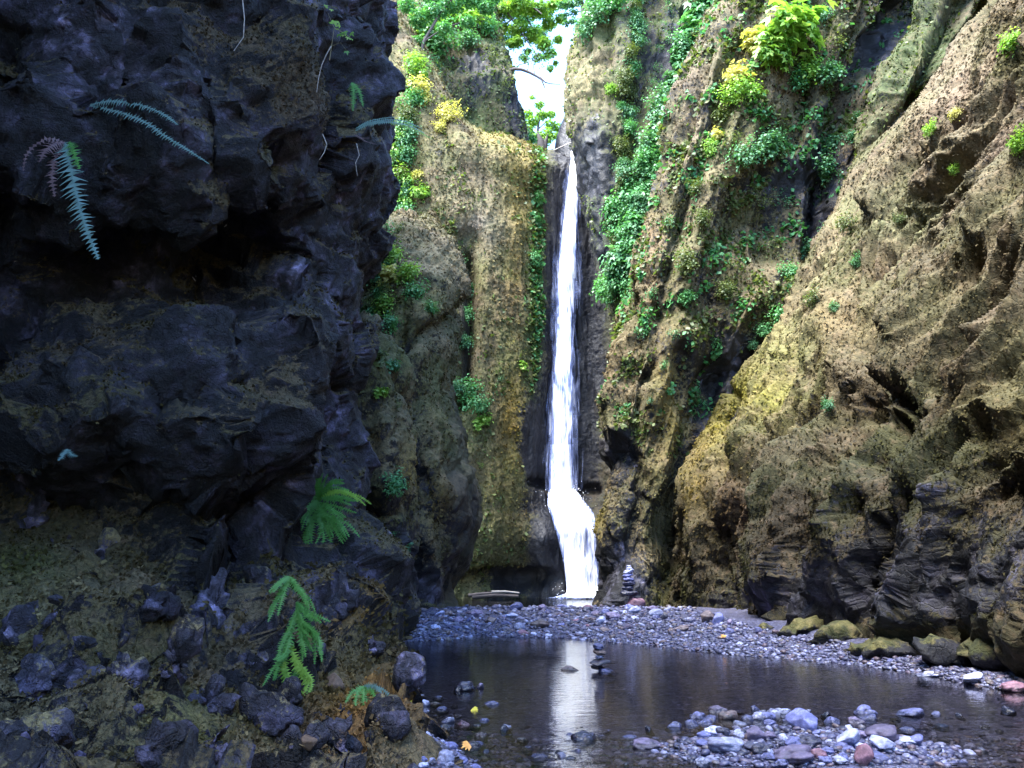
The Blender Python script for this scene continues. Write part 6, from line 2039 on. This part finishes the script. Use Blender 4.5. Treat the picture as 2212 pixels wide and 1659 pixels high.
tufts('G', 80000, 4.6, 1, 'moss_tuft', 'moss', 'shaggy tan moss tufts of the leaning face', vmax=1330, hang=1.1)
tufts('F2', 36000, 4.2, 2, 'moss_tuft', 'moss', 'tan moss tufts of the plant-hung wall')
tufts('F2', 7000, 8, 31, 'leaf_green', 'undergrowth', 'bright small leaves of the plant-hung wall', cat='undergrowth', vmax=900, mmin=.2, reg=lambda u, v, p: np.clip(fbm(p, .7, 3, 905) - .12, 0, 1))
tufts('F2', 12000, 8, 3, 'leaf_olive', 'undergrowth', 'small hanging leaves of the plant-hung wall', cat='undergrowth', vmax=1000, reg=lambda u, v, p: np.clip(fbm(p, .55, 3, 900) + .02, 0, 1))
tufts('D', 26000, 4, 4, 'moss_tuft', 'moss', 'moss tufts of the back wall')
tufts('D', 2500, 7, 5, 'leaf_olive', 'undergrowth', 'small leaves scattered over the back wall', cat='undergrowth', reg=lambda u, v, p: np.clip(fbm(p, .5, 3, 901), 0, 1))
tufts('B', 22000, 4.4, 6, 'moss_tuft', 'moss', 'moss tufts of the brown buttress')
tufts('B1', 9000, 5, 7, 'moss_tuft', 'moss', 'dripping moss of the narrow hump', hang=1.3)
tufts('H', 12000, 4.2, 8, 'moss_tuft', 'moss', 'moss tufts of the slim rib')
tufts('H', 3500, 6, 18, 'leaf_olive', 'undergrowth', 'small leaves of the slim rib', cat='undergrowth', mmin=.2)
tufts('F1', 9000, 5, 9, 'leaf_olive', 'undergrowth', 'small leaves on the dark buttress', cat='undergrowth', mmin=.3)
tufts('E', 6000, 5, 10, 'leaf_olive', 'undergrowth', 'scrub on the knoll', cat='undergrowth', mmin=.2)
tufts('D', 1700, 7, 16, 'leaf_olive', 'undergrowth', 'olive leaves in the strip beside the wet chute', cat='undergrowth', mmin=.1, reg=lambda u, v, p: blob(u, v, 1160, 620, 16, 260))
tufts('D', 700, 8, 15, 'leaf_green', 'undergrowth', 'green strip of small leaves beside the wet chute', cat='undergrowth', mmin=.1, reg=lambda u, v, p: blob(u, v, 1163, 640, 13, 230))
tufts('A', 14000, 9, 17, 'moss_tuft', 'moss', 'coarse dry moss of the left bank', umax=900, vmin=1200, vmax=1680, mmin=.5, hang=.1)
tufts('A', 60000, 5, 11, 'moss_tuft', 'moss', 'moss on the ledges of the dark left cliff', umax=900, vmax=1680, mmin=.5, hang=.2)
# ------------------------------------------------------------------ light
SUN_DIR = Vector((-0.36, -0.30, 0.88)).normalized()      # towards the light
elev = math.asin(SUN_DIR.z)
azim = math.atan2(SUN_DIR.x, SUN_DIR.y)
w = bpy.data.worlds.new('World')
sc.world = w
w.use_nodes = True
nt = w.node_tree
bg = nt.nodes['Background']
sky = nt.nodes.new('ShaderNodeTexSky')
sky.sky_type = 'NISHITA'
sky.sun_disc = False
sky.sun_elevation = elev
sky.sun_rotation = azim
sky.altitude = 100
sky.air_density = 1.0
sky.dust_density = 0.3
sky.ozone_density = 5.0
nt.links.new(sky.outputs[0], bg.inputs['Color'])
bg.inputs['Strength'].default_value = 0.15
sd = bpy.data.lights.new('sun', 'SUN')
sd.energy = 3.0
sd.angle = math.radians(40)
sd.color = (1.0, .97, .92)
so = bpy.data.objects.new('sun', sd)
COL.objects.link(so)
so.rotation_euler = SUN_DIR.to_track_quat('Z', 'Y').to_euler()
so.location = (0, 20, 60)

sc.view_settings.view_transform = 'Standard'
sc.view_settings.look = 'None'
sc.view_settings.exposure = 3.5
sc.view_settings.gamma = 1
sc.view_settings.use_curve_mapping = False
sc.render.engine = 'CYCLES'
sc.cycles.max_bounces = 8
sc.cycles.diffuse_bounces = 3
sc.cycles.glossy_bounces = 3
sc.cycles.transmission_bounces = 4
sc.cycles.transparent_max_bounces = 24
sc.cycles.caustics_reflective = False
sc.cycles.caustics_refractive = False
sc.cycles.use_denoising = True
